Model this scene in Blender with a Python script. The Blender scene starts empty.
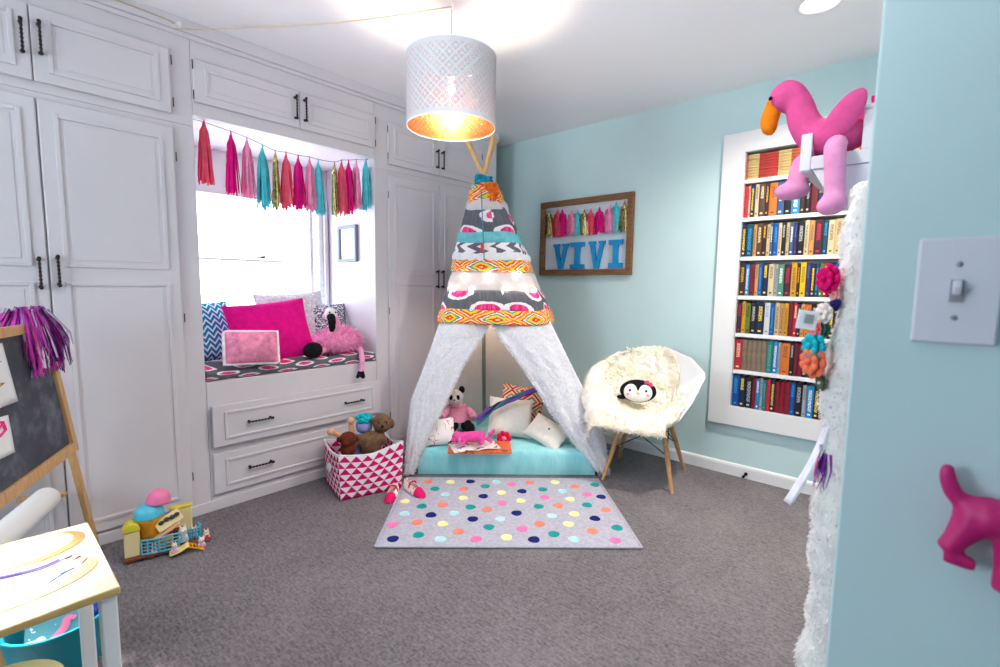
import bpy, math, random
from mathutils import Vector, Matrix, Euler, noise
random.seed(7)
PI = math.pi
V = Vector
C = bpy.context.scene.collection
sc = bpy.context.scene

# ------------------------------------------------------------------ camera solve (room: cabinets on x=0, book wall on y=0)
FPX = 478.1
YAW, PIT, ROL = math.radians(41.796), math.radians(5.734), math.radians(-0.782)
CAM = V((2.747, -3.276, 1.21))
_f = V((-math.sin(YAW)*math.cos(PIT), math.cos(YAW)*math.cos(PIT), -math.sin(PIT)))
_r = V((math.cos(YAW), math.sin(YAW), 0))
_d = _f.cross(_r)
_c, _s = math.cos(ROL), math.sin(ROL)
CR = _c*_r + _s*_d
CD = -_s*_r + _c*_d
def W(px, py, ax, val):
    """the point of the plane (axis ax = val) seen at a photo position"""
    d = CR*((px-500)/FPX) + CD*((py-333.5)/FPX) + _f
    return CAM + d*((val-CAM[ax])/d[ax])
def WP(px, py, p0, n):
    d = CR*((px-500)/FPX) + CD*((py-333.5)/FPX) + _f
    return CAM + d*((p0-CAM).dot(n)/d.dot(n))
cam_d = bpy.data.cameras.new('camera')
cam = bpy.data.objects.new('camera', cam_d); C.objects.link(cam)
cam.matrix_world = Matrix(((CR.x, -CD.x, -_f.x, CAM.x), (CR.y, -CD.y, -_f.y, CAM.y), (CR.z, -CD.z, -_f.z, CAM.z), (0, 0, 0, 1)))
cam_d.sensor_width = 36; cam_d.lens = FPX*36/1000; cam_d.clip_start = 0.02
cam_d.dof.use_dof = True; cam_d.dof.focus_distance = 2.9; cam_d.dof.aperture_fstop = 4.5
sc.camera = cam

# ------------------------------------------------------------------ materials
def lin(c):
    return tuple(((x/255)/12.92 if x/255 <= .04045 else ((x/255+.055)/1.055)**2.4) for x in c[:3]) + (1,)
MATS = {}
def new(name, rough=.6, spec=.35):
    m = bpy.data.materials.new(name); m.use_nodes = True
    nt = m.node_tree; b = nt.nodes['Principled BSDF']
    b.inputs['Roughness'].default_value = rough
    b.inputs['Specular IOR Level'].default_value = spec
    return m, nt, b
def nd(nt, t, **k):
    n = nt.nodes.new(t)
    for a, v in k.items(): setattr(n, a, v)
    return n
class E:
    """tiny expression builder over Math nodes"""
    def __init__(s, nt, k): s.nt, s.k = nt, k
    def op(s, o, *a):
        n = nd(s.nt, 'ShaderNodeMath', operation=o)
        for i, x in enumerate((s,)+a):
            if isinstance(x, E): s.nt.links.new(x.k, n.inputs[i])
            else: n.inputs[i].default_value = x
        return E(s.nt, n.outputs[0])
    def __add__(s, o): return s.op('ADD', o)
    def __sub__(s, o): return s.op('SUBTRACT', o)
    def __mul__(s, o): return s.op('MULTIPLY', o)
    def __truediv__(s, o): return s.op('DIVIDE', o)
    def fr(s): return s.op('FRACT')
    def ab(s): return s.op('ABSOLUTE')
    def fl(s): return s.op('FLOOR')
    def lt(s, o): return s.op('LESS_THAN', o)
    def gt(s, o): return s.op('GREATER_THAN', o)
    def mx(s, o): return s.op('MAXIMUM', o)
    def mn(s, o): return s.op('MINIMUM', o)
    def tri(s): return ((s.fr()-.5).ab())*2.0
def uv(nt):
    n = nd(nt, 'ShaderNodeUVMap'); x = nd(nt, 'ShaderNodeSeparateXYZ'); nt.links.new(n.outputs[0], x.inputs[0])
    return E(nt, x.outputs[0]), E(nt, x.outputs[1])
def oxyz(nt, kind='Object'):
    n = nd(nt, 'ShaderNodeTexCoord'); x = nd(nt, 'ShaderNodeSeparateXYZ'); nt.links.new(n.outputs[kind], x.inputs[0])
    return [E(nt, x.outputs[i]) for i in range(3)]
def noi(nt, scale, detail=3, kind='Object', vec=None, rough=.6):
    n = nd(nt, 'ShaderNodeTexNoise'); n.inputs['Scale'].default_value = scale; n.inputs['Detail'].default_value = detail
    n.inputs['Roughness'].default_value = rough
    if vec is None:
        t = nd(nt, 'ShaderNodeTexCoord'); nt.links.new(t.outputs[kind], n.inputs['Vector'])
    else: nt.links.new(vec, n.inputs['Vector'])
    return E(nt, n.outputs['Fac'])
def vec3(nt, x, y, z=0.0):
    n = nd(nt, 'ShaderNodeCombineXYZ')
    for i, a in enumerate((x, y, z)):
        if isinstance(a, E): nt.links.new(a.k, n.inputs[i])
        else: n.inputs[i].default_value = a
    return n.outputs[0]
def mix(nt, fac, a, b):
    n = nd(nt, 'ShaderNodeMix', data_type='RGBA')
    nt.links.new(fac.k, n.inputs[0])
    for i, x in ((6, a), (7, b)):
        if isinstance(x, tuple): n.inputs[i].default_value = lin(x) if max(x[:3]) > 1.001 else x
        else: nt.links.new(x, n.inputs[i])
    return n.outputs[2]
def ramp(nt, fac, stops, interp='CONSTANT'):
    n = nd(nt, 'ShaderNodeValToRGB'); n.color_ramp.interpolation = interp
    el = n.color_ramp.elements
    el.remove(el[1]); el[0].position = stops[0][0]; el[0].color = lin(stops[0][1])
    for p, c in stops[1:]: e = el.new(p); e.color = lin(c)
    nt.links.new(fac.k, n.inputs[0]); return n.outputs[0]
def bump(nt, b, h, strength=.3, dist=.01):
    n = nd(nt, 'ShaderNodeBump'); n.inputs['Strength'].default_value = strength; n.inputs['Distance'].default_value = dist
    nt.links.new(h.k, n.inputs['Height']); nt.links.new(n.outputs[0], b.inputs['Normal'])
def base(nt, b, col): nt.links.new(col, b.inputs['Base Color'])
def pm(name, rgb, rough=.6, spec=.35, metal=0, var=0, vscale=12, bmp=0, bscale=60, emit=0, kind='Object', trans=0):
    """plain procedural material: colour with a little noise variation and bump"""
    if name in MATS: return MATS[name]
    m, nt, b = new(name, rough, spec)
    b.inputs['Metallic'].default_value = metal
    if var:
        lo = tuple(max(0, c*(1-var)) for c in rgb); hi = tuple(min(255, c*(1+var*.6)) for c in rgb)
        base(nt, b, ramp(nt, noi(nt, vscale, 4, kind), [(.3, lo), (.7, hi)], 'LINEAR'))
    else: b.inputs['Base Color'].default_value = lin(rgb)
    if bmp: bump(nt, b, noi(nt, bscale, 4, kind), bmp, .004)
    if emit:
        b.inputs['Emission Color'].default_value = lin(rgb); b.inputs['Emission Strength'].default_value = emit
    if trans: b.inputs['Transmission Weight'].default_value = trans
    MATS[name] = m; return m
def fab(name, rgb, **k):
    k.setdefault('var', .08); k.setdefault('vscale', 30); k.setdefault('bmp', .25); k.setdefault('bscale', 180)
    return pm(name, rgb, rough=.95, spec=.1, **k)
def wood(name, a, b_, axis=2, scale=14):
    if name in MATS: return MATS[name]
    m, nt, b = new(name, .5, .3)
    o = oxyz(nt)
    sx = [s*(0.12 if i == axis else 1.0) for i, s in enumerate((scale*6,)*3)]
    n = noi(nt, 1.0, 4, vec=vec3(nt, o[0]*sx[0], o[1]*sx[1], o[2]*sx[2]))
    base(nt, b, ramp(nt, n, [(.3, a), (.7, b_)], 'LINEAR'))
    MATS[name] = m; return m

# ------------------------------------------------------------------ mesh builder
class MB:
    def __init__(s): s.v = []; s.f = []; s.mi = []; s.uvs = []; s.cur = 0; s.anyuv = False
    def face(s, idx, uvs=None):
        s.f.append(idx); s.mi.append(s.cur); s.uvs.append(uvs)
        if uvs: s.anyuv = True
    def box(s, c, size, rot=None):
        R = Matrix.Identity(3) if rot is None else (rot if isinstance(rot, Matrix) else Euler(rot).to_matrix())
        o = len(s.v); hx, hy, hz = (a/2 for a in size); c = V(c)
        for z in (-hz, hz):
            for y in (-hy, hy):
                for x in (-hx, hx): s.v.append(c+R@V((x, y, z)))
        for q in ((0, 2, 3, 1), (4, 5, 7, 6), (0, 1, 5, 4), (2, 6, 7, 3), (0, 4, 6, 2), (1, 3, 7, 5)): s.face([o+i for i in q])
        return s
    def bx(s, x0, x1, y0, y1, z0, z1): return s.box(((x0+x1)/2, (y0+y1)/2, (z0+z1)/2), (abs(x1-x0), abs(y1-y0), abs(z1-z0)))
    def grid(s, fn, nu, nv, cu=False, cv=False, uvf=None, flip=False):
        o = len(s.v); mu = nu if cu else nu+1; mv = nv if cv else nv+1
        for j in range(mv):
            for i in range(mu): s.v.append(V(fn(i/nu, j/nv)))
        for j in range(nv):
            for i in range(nu):
                q = [(i, j), (i+1, j), (i+1, j+1), (i, j+1)]
                idx = [o+(b % mv)*mu+(a % mu) for a, b in q]
                u = [uvf(a/nu, b/nv) for a, b in q] if uvf else None
                if flip: idx.reverse(); u = u[::-1] if u else None
                s.face(idx, u)
        return s
    def tube(s, pts, r, n=8, cap=True, flat=None):
        pts = [V(p) for p in pts]; k = len(pts); o = len(s.v)
        rs = r if isinstance(r, (list, tuple)) else [r]*k
        t0 = (pts[1]-pts[0]).normalized(); a = t0.orthogonal().normalized()
        for i, p in enumerate(pts):
            t = ((pts[min(i+1, k-1)]-pts[i]).normalized()+(pts[i]-pts[max(i-1, 0)]).normalized())
            t = t.normalized() if t.length > 1e-6 else t0
            a = (a-t*a.dot(t)); a = a.normalized() if a.length > 1e-6 else t.orthogonal().normalized()
            b = t.cross(a)
            for j in range(n):
                w = 2*PI*j/n; s.v.append(p+rs[i]*(math.cos(w)*a+math.sin(w)*b*(flat or 1)))
        for i in range(k-1):
            for j in range(n): s.face([o+i*n+j, o+i*n+(j+1) % n, o+(i+1)*n+(j+1) % n, o+(i+1)*n+j])
        if cap: s.face([o+j for j in range(n)][::-1]); s.face([o+(k-1)*n+j for j in range(n)])
        return s
    def lathe(s, prof, n=24, mat=None, a0=0, uvm=False):
        mat = mat or Matrix.Identity(4); o = len(s.v); k = len(prof)
        for (r, z) in prof:
            for j in range(n): s.v.append(mat@V((r*math.cos(2*PI*j/n+a0), r*math.sin(2*PI*j/n+a0), z)))
        for i in range(k-1):
            for j in range(n): s.face([o+i*n+j, o+i*n+(j+1) % n, o+(i+1)*n+(j+1) % n, o+(i+1)*n+j])
        if prof[0][0] > 1e-5: s.face([o+j for j in range(n)][::-1])
        if prof[-1][0] > 1e-5: s.face([o+(k-1)*n+j for j in range(n)])
        return s
    def ell(s, c, r, rot=None, nu=20, nv=12):
        r = (r, r, r) if isinstance(r, (int, float)) else r; c = V(c)
        R = Matrix.Identity(3) if rot is None else (rot if isinstance(rot, Matrix) else Euler(rot).to_matrix())
        o = len(s.v)
        s.v.append(c+R@V((0, 0, -r[2])))
        for j in range(1, nv):
            t = PI*j/nv-PI/2
            for i in range(nu):
                w = 2*PI*i/nu; s.v.append(c+R@V((r[0]*math.cos(t)*math.cos(w), r[1]*math.cos(t)*math.sin(w), r[2]*math.sin(t))))
        s.v.append(c+R@V((0, 0, r[2]))); top = len(s.v)-1
        for i in range(nu): s.face([o, o+1+(i+1) % nu, o+1+i]); s.face([top, top-nu+i, top-nu+(i+1) % nu])
        for j in range(nv-2):
            for i in range(nu): s.face([o+1+j*nu+i, o+1+j*nu+(i+1) % nu, o+1+(j+1)*nu+(i+1) % nu, o+1+(j+1)*nu+i])
        return s
    def prism(s, poly, d, mat=None):
        """polygon in local xy, extruded d along local z"""
        mat = mat or Matrix.Identity(4); o = len(s.v); n = len(poly)
        for z in (0, d):
            for p in poly: s.v.append(mat@V((p[0], p[1], z)))
        s.face([o+i for i in range(n)][::-1]); s.face([o+n+i for i in range(n)])
        for i in range(n): s.face([o+i, o+(i+1) % n, o+n+(i+1) % n, o+n+i])
        return s
    def strand(s, pts, w, side):
        o = len(s.v); k = len(pts); side = V(side)
        for i, p in enumerate(pts):
            t = w*(1-.75*i/(k-1)) if not isinstance(w, list) else w[i]
            s.v.append(V(p)-side*t/2); s.v.append(V(p)+side*t/2)
        for i in range(k-1): s.face([o+2*i, o+2*i+1, o+2*i+3, o+2*i+2])
        return s
    def build(s, name, mats, parent=None, smooth=True, bevel=0, seg=2, sub=0, remesh=0, local=False, solid=0, auto=40):
        """one mesh object. World coordinates in; its origin goes to its base (top-level) or its thing's frame (part)."""
        me = bpy.data.meshes.new(name)
        if parent is not None and not local:
            inv = wmat(parent).inverted(); vs = [inv@p for p in s.v]; loc = None
        elif parent is None and not local:
            lo = V([min(p[i] for p in s.v) for i in range(3)]); hi = V([max(p[i] for p in s.v) for i in range(3)])
            loc = V(((lo.x+hi.x)/2, (lo.y+hi.y)/2, lo.z)); vs = [p-loc for p in s.v]
        else: vs = s.v; loc = None
        me.from_pydata([tuple(p) for p in vs], [], s.f); 
        mats = mats if isinstance(mats, (list, tuple)) else [mats]
        for m in mats: me.materials.append(m)
        me.polygons.foreach_set('material_index', s.mi)
        me.polygons.foreach_set('use_smooth', [smooth]*len(s.f))
        if s.anyuv:
            l = me.uv_layers.new(name='UVMap'); arr = []
            for f, u in zip(s.f, s.uvs):
                for i in range(len(f)): arr.extend(u[i] if u else (0, 0))
            l.data.foreach_set('uv', arr)
        me.update()
        o = bpy.data.objects.new(name, me); C.objects.link(o)
        if loc is not None: o.location = loc
        if parent is not None: o.parent = parent
        if smooth and not remesh and auto: 
            try: me.set_sharp_from_angle(angle=math.radians(auto))
            except Exception: pass
        if remesh:
            r = o.modifiers.new('remesh', 'REMESH'); r.mode = 'VOXEL'; r.voxel_size = remesh; r.use_smooth_shade = True
            k = o.modifiers.new('smooth', 'SMOOTH'); k.iterations = 6; k.factor = .5
        if solid: 
            k = o.modifiers.new('solid', 'SOLIDIFY'); k.thickness = solid; k.offset = 0
        if bevel:
            k = o.modifiers.new('bevel', 'BEVEL'); k.width = bevel; k.segments = seg; k.limit_method = 'ANGLE'
        if sub:
            k = o.modifiers.new('sub', 'SUBSURF'); k.levels = sub; k.render_levels = sub
        return o
def wmat(o):
    m = o.matrix_basis.copy()
    return wmat(o.parent)@m if o.parent else m
def thing(name, label, cat, loc=(0, 0, 0), rz=0, group=None):
    o = bpy.data.objects.new(name, None); C.objects.link(o); o.empty_display_size = .05
    o.location = loc; o.rotation_euler = (0, 0, rz)
    return tag(o, label, cat, group)
def tag(o, label, cat, group=None):
    o['label'] = label; o['category'] = cat
    if group: o['group'] = group
    return o
def struct(o): o['kind'] = 'structure'; return o
def sheer(m, k=.45):
    """thin cloth that lets some light through"""
    nt = m.node_tree; b = nt.nodes['Principled BSDF']; t = nd(nt, 'ShaderNodeBsdfTranslucent'); ms = nd(nt, 'ShaderNodeMixShader')
    t.inputs[0].default_value = (.82, .80, .81, 1); ms.inputs[0].default_value = k
    nt.links.new(b.outputs[0], ms.inputs[1]); nt.links.new(t.outputs[0], ms.inputs[2]); nt.links.new(ms.outputs[0], nt.nodes['Material Output'].inputs[0]); return m
def each(name, mat, parent, items, **k):
    for it in items: MB().ell(*it, **k).build(name, mat, parent)
def rnd(a, b): return random.uniform(a, b)
def bez(p0, p1, p2, n=8):
    p0, p1, p2 = V(p0), V(p1), V(p2)
    return [(1-t)**2*p0+2*t*(1-t)*p1+t*t*p2 for t in [i/n for i in range(n+1)]]
def spline(pts, n=6):
    pts = [V(p) for p in pts]; out = []
    for i in range(len(pts)-1):
        a, b, c, d = pts[max(i-1, 0)], pts[i], pts[i+1], pts[min(i+2, len(pts)-1)]
        for k in range(n):
            t = k/n; out.append(.5*((2*b)+(-a+c)*t+(2*a-5*b+4*c-d)*t*t+(-a+3*b-3*c+d)*t**3))
    out.append(pts[-1]); return out

H = 2.443
# ================================================================== THE ROOM
m_paint = pm('white_cabinet_paint', (213, 207, 212), .45, .35, var=.012, vscale=3)
m_wall = pm('aqua_wall_paint', (195, 220, 223), .8, .2, var=.015, vscale=2, bmp=.05, bscale=220)
m_ceil = pm('white_ceiling_paint', (240, 239, 243), .9, .1, bmp=.06, bscale=140)
m_trim = pm('white_trim_paint', (228, 227, 230), .45, .3)
def carpet():
    m, nt, b = new('grey_loop_carpet', .95, .08)
    o = oxyz(nt)
    a = noi(nt, 90, 3); c = noi(nt, 3.2, 4); w = noi(nt, 1.0, 3, vec=vec3(nt, o[0]*26, o[1]*120, 0.0))
    base(nt, b, ramp(nt, (a*.5+c*.22+w*.4)-.06, [(.32, (80, 76, 79)), (.66, (137, 131, 135))], 'LINEAR'))
    bump(nt, b, a+w, .5, .006); return m
o = MB().bx(-.8, 4.4, -5.0, .2, -.12, 0).build('floor', carpet(), smooth=False); struct(o)
o = MB().bx(-.8, 4.4, -5.0, .2, H, H+.12).build('ceiling', m_ceil, smooth=False); struct(o)
# book wall with the niche of the built-in shelves
NX0, NX1, NZ0, NZ1 = 1.832, 2.50, .455, 2.045
b = MB()
b.bx(-.8, NX0, 0, .2, 0, H); b.bx(NX1, 4.4, 0, .2, 0, H); b.bx(NX0, NX1, 0, .2, 0, NZ0); b.bx(NX0, NX1, 0, .2, NZ1, H)
b.bx(NX0, NX1, .18, .2, NZ0, NZ1)
struct(b.build('wall_back', m_wall, smooth=False))
struct(MB().bx(2.677, 4.4, -2.5, 0, 0, H).build('wall_right', m_wall, smooth=False, bevel=.003))
# window wall behind the cabinets, with the hole of window_1; and the stretch past the cabinets
WY0, WY1, WZ0, WZ1 = -2.43, -1.475, .80, 1.80
b = MB()
b.bx(-.76, -.62, -3.6, WY0, 0, H); b.bx(-.76, -.62, WY1, 0, 0, H); b.bx(-.76, -.62, WY0, WY1, 0, WZ0); b.bx(-.76, -.62, WY0, WY1, WZ1, H)
b.bx(-.62, 0, -3.7, -3.505, 0, H); b.bx(-.12, 0, -5.0, -3.7, 0, H)
struct(b.build('wall_left', m_trim, smooth=False))
# wall behind the photographer; its window opening is added to let in fill daylight
b = MB()
RW0, RW1, RZ0, RZ1 = .45, 1.5, .9, 2.05
b.bx(-.12, RW0, -5.0, -4.86, 0, H); b.bx(RW1, 4.4, -5.0, -4.86, 0, H); b.bx(RW0, RW1, -5.0, -4.86, 0, RZ0); b.bx(RW0, RW1, -5.0, -4.86, RZ1, H)
struct(b.build('wall_front', m_wall, smooth=False))
struct(MB().bx(4.28, 4.4, -4.86, -2.5, 0, H).build('wall_side', m_wall, smooth=False))
# baseboards
def board(y0=None):
    return [(0, 0), (.014, 0), (.014, .062), (.011, .072), (.005, .078), (0, .08)]
b = MB(); P = board()
M_ = Matrix(((0, 0, 1, -.6), (-1, 0, 0, 0), (0, 1, 0, 0), (0, 0, 0, 1)))
b.prism(P, 3.28, M_); struct(b.build('baseboard_back', m_trim, smooth=False))
b = MB(); b.prism(P, 2.5, Matrix(((-1, 0, 0, 2.68), (0, 0, -1, 0), (0, 1, 0, 0), (0, 0, 0, 1)))); struct(b.build('baseboard_right', m_trim, smooth=False))
# trim strip where the cabinets meet the ceiling
b = MB(); b.bx(0, .03, -3.5, -.275, 2.385, H); b.bx(0, .018, -3.5, -.275, 2.365, 2.385)
struct(b.build('trim_1', m_paint, smooth=False, bevel=.004))
b = MB(); b.bx(0, .012, -3.5, -.275, 0, .055)
struct(b.build('baseboard_left', m_paint, smooth=False, bevel=.003))
# window_1 in the alcove
def window(name, y0, y1, z0, z1, x0, x1):
    m_fr = m_trim
    b = MB(); t = .045
    b.bx(x0, x1, y0, y0+t, z0, z1); b.bx(x0, x1, y1-t, y1, z0, z1); b.bx(x0, x1, y0+t, y1-t, z0, z0+t); b.bx(x0, x1, y0+t, y1-t, z1-t, z1)
    w = struct(b.build(name, m_fr, smooth=False, bevel=.003))
    zm = W(261, 261, 0, x0+.06).z
    b = MB(); b.bx(x0+.04, x0+.08, y0+t, y1-t, zm-.008, zm+.008)
    b.build('meeting_rail', m_fr, w, smooth=False, bevel=.003)
    l = MB(); yl = W(261, 259, 0, x0+.09).y; l.box((x0+.09, yl, zm+.02), (.02, .05, .012)); l.tube([(x0+.09, yl, zm+.027), (x0+.10, yl+.03, zm+.03)], .006)
    l.build('sash_lock', pm('aged_brass', (120, 105, 70), .4, .5, metal=.8), w)
    g, nt, bs = new('window_glass', .02, .5); bs.inputs['Transmission Weight'].default_value = 0
    tr = nd(nt, 'ShaderNodeBsdfTransparent'); gl = nd(nt, 'ShaderNodeBsdfGlossy'); gl.inputs['Roughness'].default_value = .02
    ms = nd(nt, 'ShaderNodeMixShader'); ms.inputs[0].default_value = .05
    nt.links.new(tr.outputs[0], ms.inputs[1]); nt.links.new(gl.outputs[0], ms.inputs[2]); nt.links.new(ms.outputs[0], nt.nodes['Material Output'].inputs[0])
    for a, c in ((z0+t, zm-.008), (zm+.008, z1-t)):
        MB().bx(x0+.058, x0+.062, y0+t, y1-t, a, c).build('glass_pane', g, w, smooth=False)
    return w
window('window_1', WY0, WY1, WZ0, WZ1, -.74, -.62)
# side jamb shutter with louvres at the right of the window
t = thing('window_shutter', 'narrow white louvred shutter folded open at right side of the alcove window', 'shutter', (-.60, -1.53, WZ0))
b = MB()
b.bx(-.615, -.59, -1.60, -1.575, WZ0, WZ1); b.bx(-.615, -.59, -1.485, -1.46, WZ0, WZ1); b.bx(-.615, -.59, -1.575, -1.485, WZ0, WZ0+.04); b.bx(-.615, -.59, -1.575, -1.485, WZ1-.04, WZ1)
b.build('shutter_frame', m_trim, t, smooth=False, bevel=.002)
b = MB(); z = WZ0+.06
while z < WZ1-.05: b.box((-.602, -1.53, z), (.022, .09, .004), (0, .15, 0)); z += .035
b.build('louvres', m_trim, t, smooth=False)

# ================================================================== BUILT-IN CABINETS
m_iron = pm('dark_bronze', (46, 36, 36), .45, .5, metal=.6)
def twist_handle(parent, p, axis, L=.125):
    """twisted bar pull standing off the door"""
    a = V(axis); p = V(p); b = MB(); n = 26
    pts = [p+V((.024, 0, 0))+a*(-L/2+L*i/n) for i in range(n+1)]
    rs = [.0048+.0016*math.sin(i*1.9) for i in range(n+1)]; b.tube(pts, rs, 8)
    for s in (-1, 1):
        q = p+a*(s*(L/2-.008)); b.tube([q+V((-.001, 0, 0)), q+V((.024, 0, 0))], [.008, .005], 8); b.ell(q+V((.024, 0, 0))+a*s*.006, .0075, nu=10, nv=6)
    return b.build('handle', m_iron, parent)
def mould(b, x, y0, y1, z0, z1, w=.016, h=.007):
    b.bx(x, x+h, y0, y0+w, z0, z1); b.bx(x, x+h, y1-w, y1, z0, z1); b.bx(x, x+h, y0+w, y1-w, z0, z0+w); b.bx(x, x+h, y0+w, y1-w, z1-w, z1)
def panel_front(parent, name, y0, y1, z0, z1, panels, x=.001, th=.018):
    d = MB().bx(x, x+th, y0, y1, z0, z1).build(name, m_paint, parent, smooth=False, bevel=.004)
    b = MB()
    for (a0, a1, c0, c1) in panels:
        mould(b, x+th-.001, a0, a1, c0, c1)
        b.bx(x+th-.001, x+th+.002, a0+.03, a1-.03, c0+.03, c1-.03)
    b.build('moulding', m_paint, d, smooth=False, bevel=.0035)
    return d
def hinge(parent, y, z):
    b = MB(); b.tube([(.0205, y, z-.018), (.0205, y, z+.018)], .0025, 8); b.ell((.0205, y, z+.019), .003, nu=8, nv=6); b.ell((.0205, y, z-.019), .003, nu=8, nv=6)
    b.build('hinge', m_iron, parent)
def cabinet(name, label, y0, y1, z0, z1, doors):
    t = thing(name, label, 'cabinet', (-.3, (y0+y1)/2, z0))
    MB().bx(-.615, 0, y0, y1, z0, z1).build('body', m_paint, t, smooth=False, bevel=.003)
    for (a0, a1, c0, c1, pans, hy, hz, hgy, hgz) in doors:
        d = panel_front(t, 'door', a0, a1, c0, c1, pans)
        twist_handle(d, (.019, hy, hz), (0, 0, 1))
        for z in hgz: hinge(d, hgy, z)
    return t
def pans(a0, a1, zs, i=.045): return [(a0+i, a1-i, c0, c1) for c0, c1 in zs]
LP = [(.118, 1.20), (1.263, 1.885)]
cabinet('tall_cabinet', 'tall white built-in cabinet left of the window seat, easel in front', -3.503, -2.476, 0.0, 1.962, [
    (-3.495, -3.039, .07, 1.935, pans(-3.495, -3.039, LP), -3.065, 1.235, -3.497, (.3, 1.75)),
    (-3.033, -2.567, .07, 1.935, pans(-3.033, -2.567, LP), -3.008, 1.245, -2.560, (.22, 1.03, 1.80))])
cabinet('overhead_cabinet', 'short white overhead cabinet at left, above the tall cabinet by the easel', -3.503, -2.476, 1.9625, H-.001, [
    (-3.495, -3.039, 2.0, 2.288, pans(-3.495, -3.039, [(2.04, 2.25)]), -3.063, 2.155, -3.497, (2.05, 2.24)),
    (-3.035, -2.567, 2.0, 2.288, pans(-3.035, -2.567, [(2.04, 2.25)]), -3.010, 2.165, -2.560, (2.05, 2.24))])
cabinet('overhead_cabinet', 'wide low white overhead cabinet spanning above the window seat alcove', -2.475, -1.451, 2.02, H-.001, [
    (-2.470, -1.948, 2.08, 2.28, pans(-2.470, -1.948, [(2.115, 2.245)]), -1.972, 2.185, -2.4735, (2.11, 2.25)),
    (-1.944, -1.452, 2.08, 2.28, pans(-1.944, -1.452, [(2.115, 2.245)]), -1.918, 2.185, -1.4505, (2.11, 2.25))])
RP = [(.118, 1.217), (1.272, 1.885)]
cabinet('tall_cabinet', 'tall white built-in cabinet in the corner behind the teepee', -1.45, -.275, 0.0, 1.962, [
    (-1.352, -.913, .07, 1.93, pans(-1.352, -.913, RP), -.936, 1.25, -1.357, (.3, 1.03, 1.80)),
    (-.909, -.47, .07, 1.93, pans(-.909, -.47, RP), -.886, 1.25, -.465, (.3, 1.03, 1.80))])
cabinet('overhead_cabinet', 'short white overhead cabinet in the corner behind the pendant lamp', -1.45, -.275, 1.9625, H-.001, [
    (-1.352, -.913, 2.0, 2.27, pans(-1.352, -.913, [(2.04, 2.235)]), -.936, 2.11, -1.357, (2.05, 2.22)),
    (-.909, -.47, 2.0, 2.27, pans(-.909, -.47, [(2.04, 2.235)]), -.886, 2.11, -.465, (2.05, 2.22))])
# window seat with two drawers
t = thing('window_bench', 'white built-in window bench with two wide drawers under patterned cushion', 'window seat', (-.3, -1.96, 0))
MB().bx(-.615, 0, -2.475, -1.451, 0, .69).build('body', m_paint, t, smooth=False, bevel=.004)
for (z0, z1, x0, nm) in ((.345, .566, .014, 1), (.088, .306, .001, 2)):
    d = MB().bx(x0, x0+.02, -2.463, -1.443, z0, z1).build('drawer', m_paint, t, smooth=False, bevel=.004)
    b = MB(); mould(b, x0+.019, -2.463+.055, -1.443-.055, z0+.035, z1-.035)
    b.build('moulding', m_paint, d, smooth=False, bevel=.0035)
    if x0 > .01: MB().bx(.0005, x0, -2.455, -1.451, z0+.01, z1-.01).build('drawer_box', m_paint, d, smooth=False)
    for y in (-2.23, -1.65): twist_handle(d, (x0+.02, y, (z0+z1)/2), (0, 1, 0), .13)

# ================================================================== FABRIC PATTERNS
def medallion():
    if 'med' in MATS: return MATS['med']
    m, nt, b = new('grey_fabric_with_pink_medallions', .95, .1)
    u, v = uv(nt)
    nz = noi(nt, 30, 2, vec=vec3(nt, u, v))-.5
    row = (v/.112).fl(); off = (row*.5).fr()
    a = ((u/.21+off).fr()-.5)*.21; c = ((v/.112).fr()-.5)*.112
    r = ((a*a)*.85+(c*c)*1.15).op('SQRT')+nz*.022
    stripe = noi(nt, 1.0, 2, vec=vec3(nt, u*200, v*9))
    pk = mix(nt, stripe.gt(.5), (214, 40, 124), (236, 84, 140))
    base(nt, b, mix(nt, r.lt(.036), mix(nt, r.lt(.053), mix(nt, stripe.gt(.55), (92, 94, 103), (104, 106, 115)), (238, 232, 236)), pk))
    MATS['med'] = m; return m
def zigzag():
    if 'zig' in MATS: return MATS['zig']
    m, nt, b = new('orange_green_zigzag_fabric', .95, .1)
    u, v = uv(nt)
    nz = noi(nt, 40, 2, vec=vec3(nt, u, v))*.25
    k = (u/.19).tri(); kk = ((u/.17).tri()*.62+(((v+.03)/.15).tri())*.62+nz*.9)
    base(nt, b, ramp(nt, (kk*1.5).fr(), [(0, (236, 120, 40)), (.16, (244, 226, 196)), (.24, (224, 76, 52)), (.4, (245, 196, 52)), (.56, (72, 158, 124)), (.68, (246, 240, 226)), (.76, (226, 80, 96)), (.9, (250, 214, 80))]))
    MATS['zig'] = m; return m
def arrows():
    m, nt, b = new('grey_and_white_arrow_fabric', .95, .1)
    u, v = uv(nt)
    k = ((u/.075)+((v/.06).tri())*.5).fr()
    base(nt, b, mix(nt, k.lt(.5), (240, 236, 238), (106, 96, 112))); return m
def chevron_blue():
    m, nt, b = new('blue_and_white_chevron_fabric', .95, .1)
    u, v = uv(nt)
    nz = noi(nt, 26, 2, vec=vec3(nt, u*3, v))*.22
    k = ((v/.036)+((u/.05).tri())*.9+nz).fr()
    base(nt, b, ramp(nt, k, [(0, (26, 110, 160)), (.30, (40, 150, 190)), (.55, (225, 240, 244)), (.82, (90, 180, 205))])); return m
def speckle():
    m, nt, b = new('grey_speckled_fabric', .95, .1)
    u, v = uv(nt)
    k = noi(nt, 75, 3, vec=vec3(nt, u, v))
    base(nt, b, ramp(nt, k, [(0, (60, 66, 82)), (.46, (150, 152, 160)), (.54, (230, 228, 230))])); return m
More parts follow.
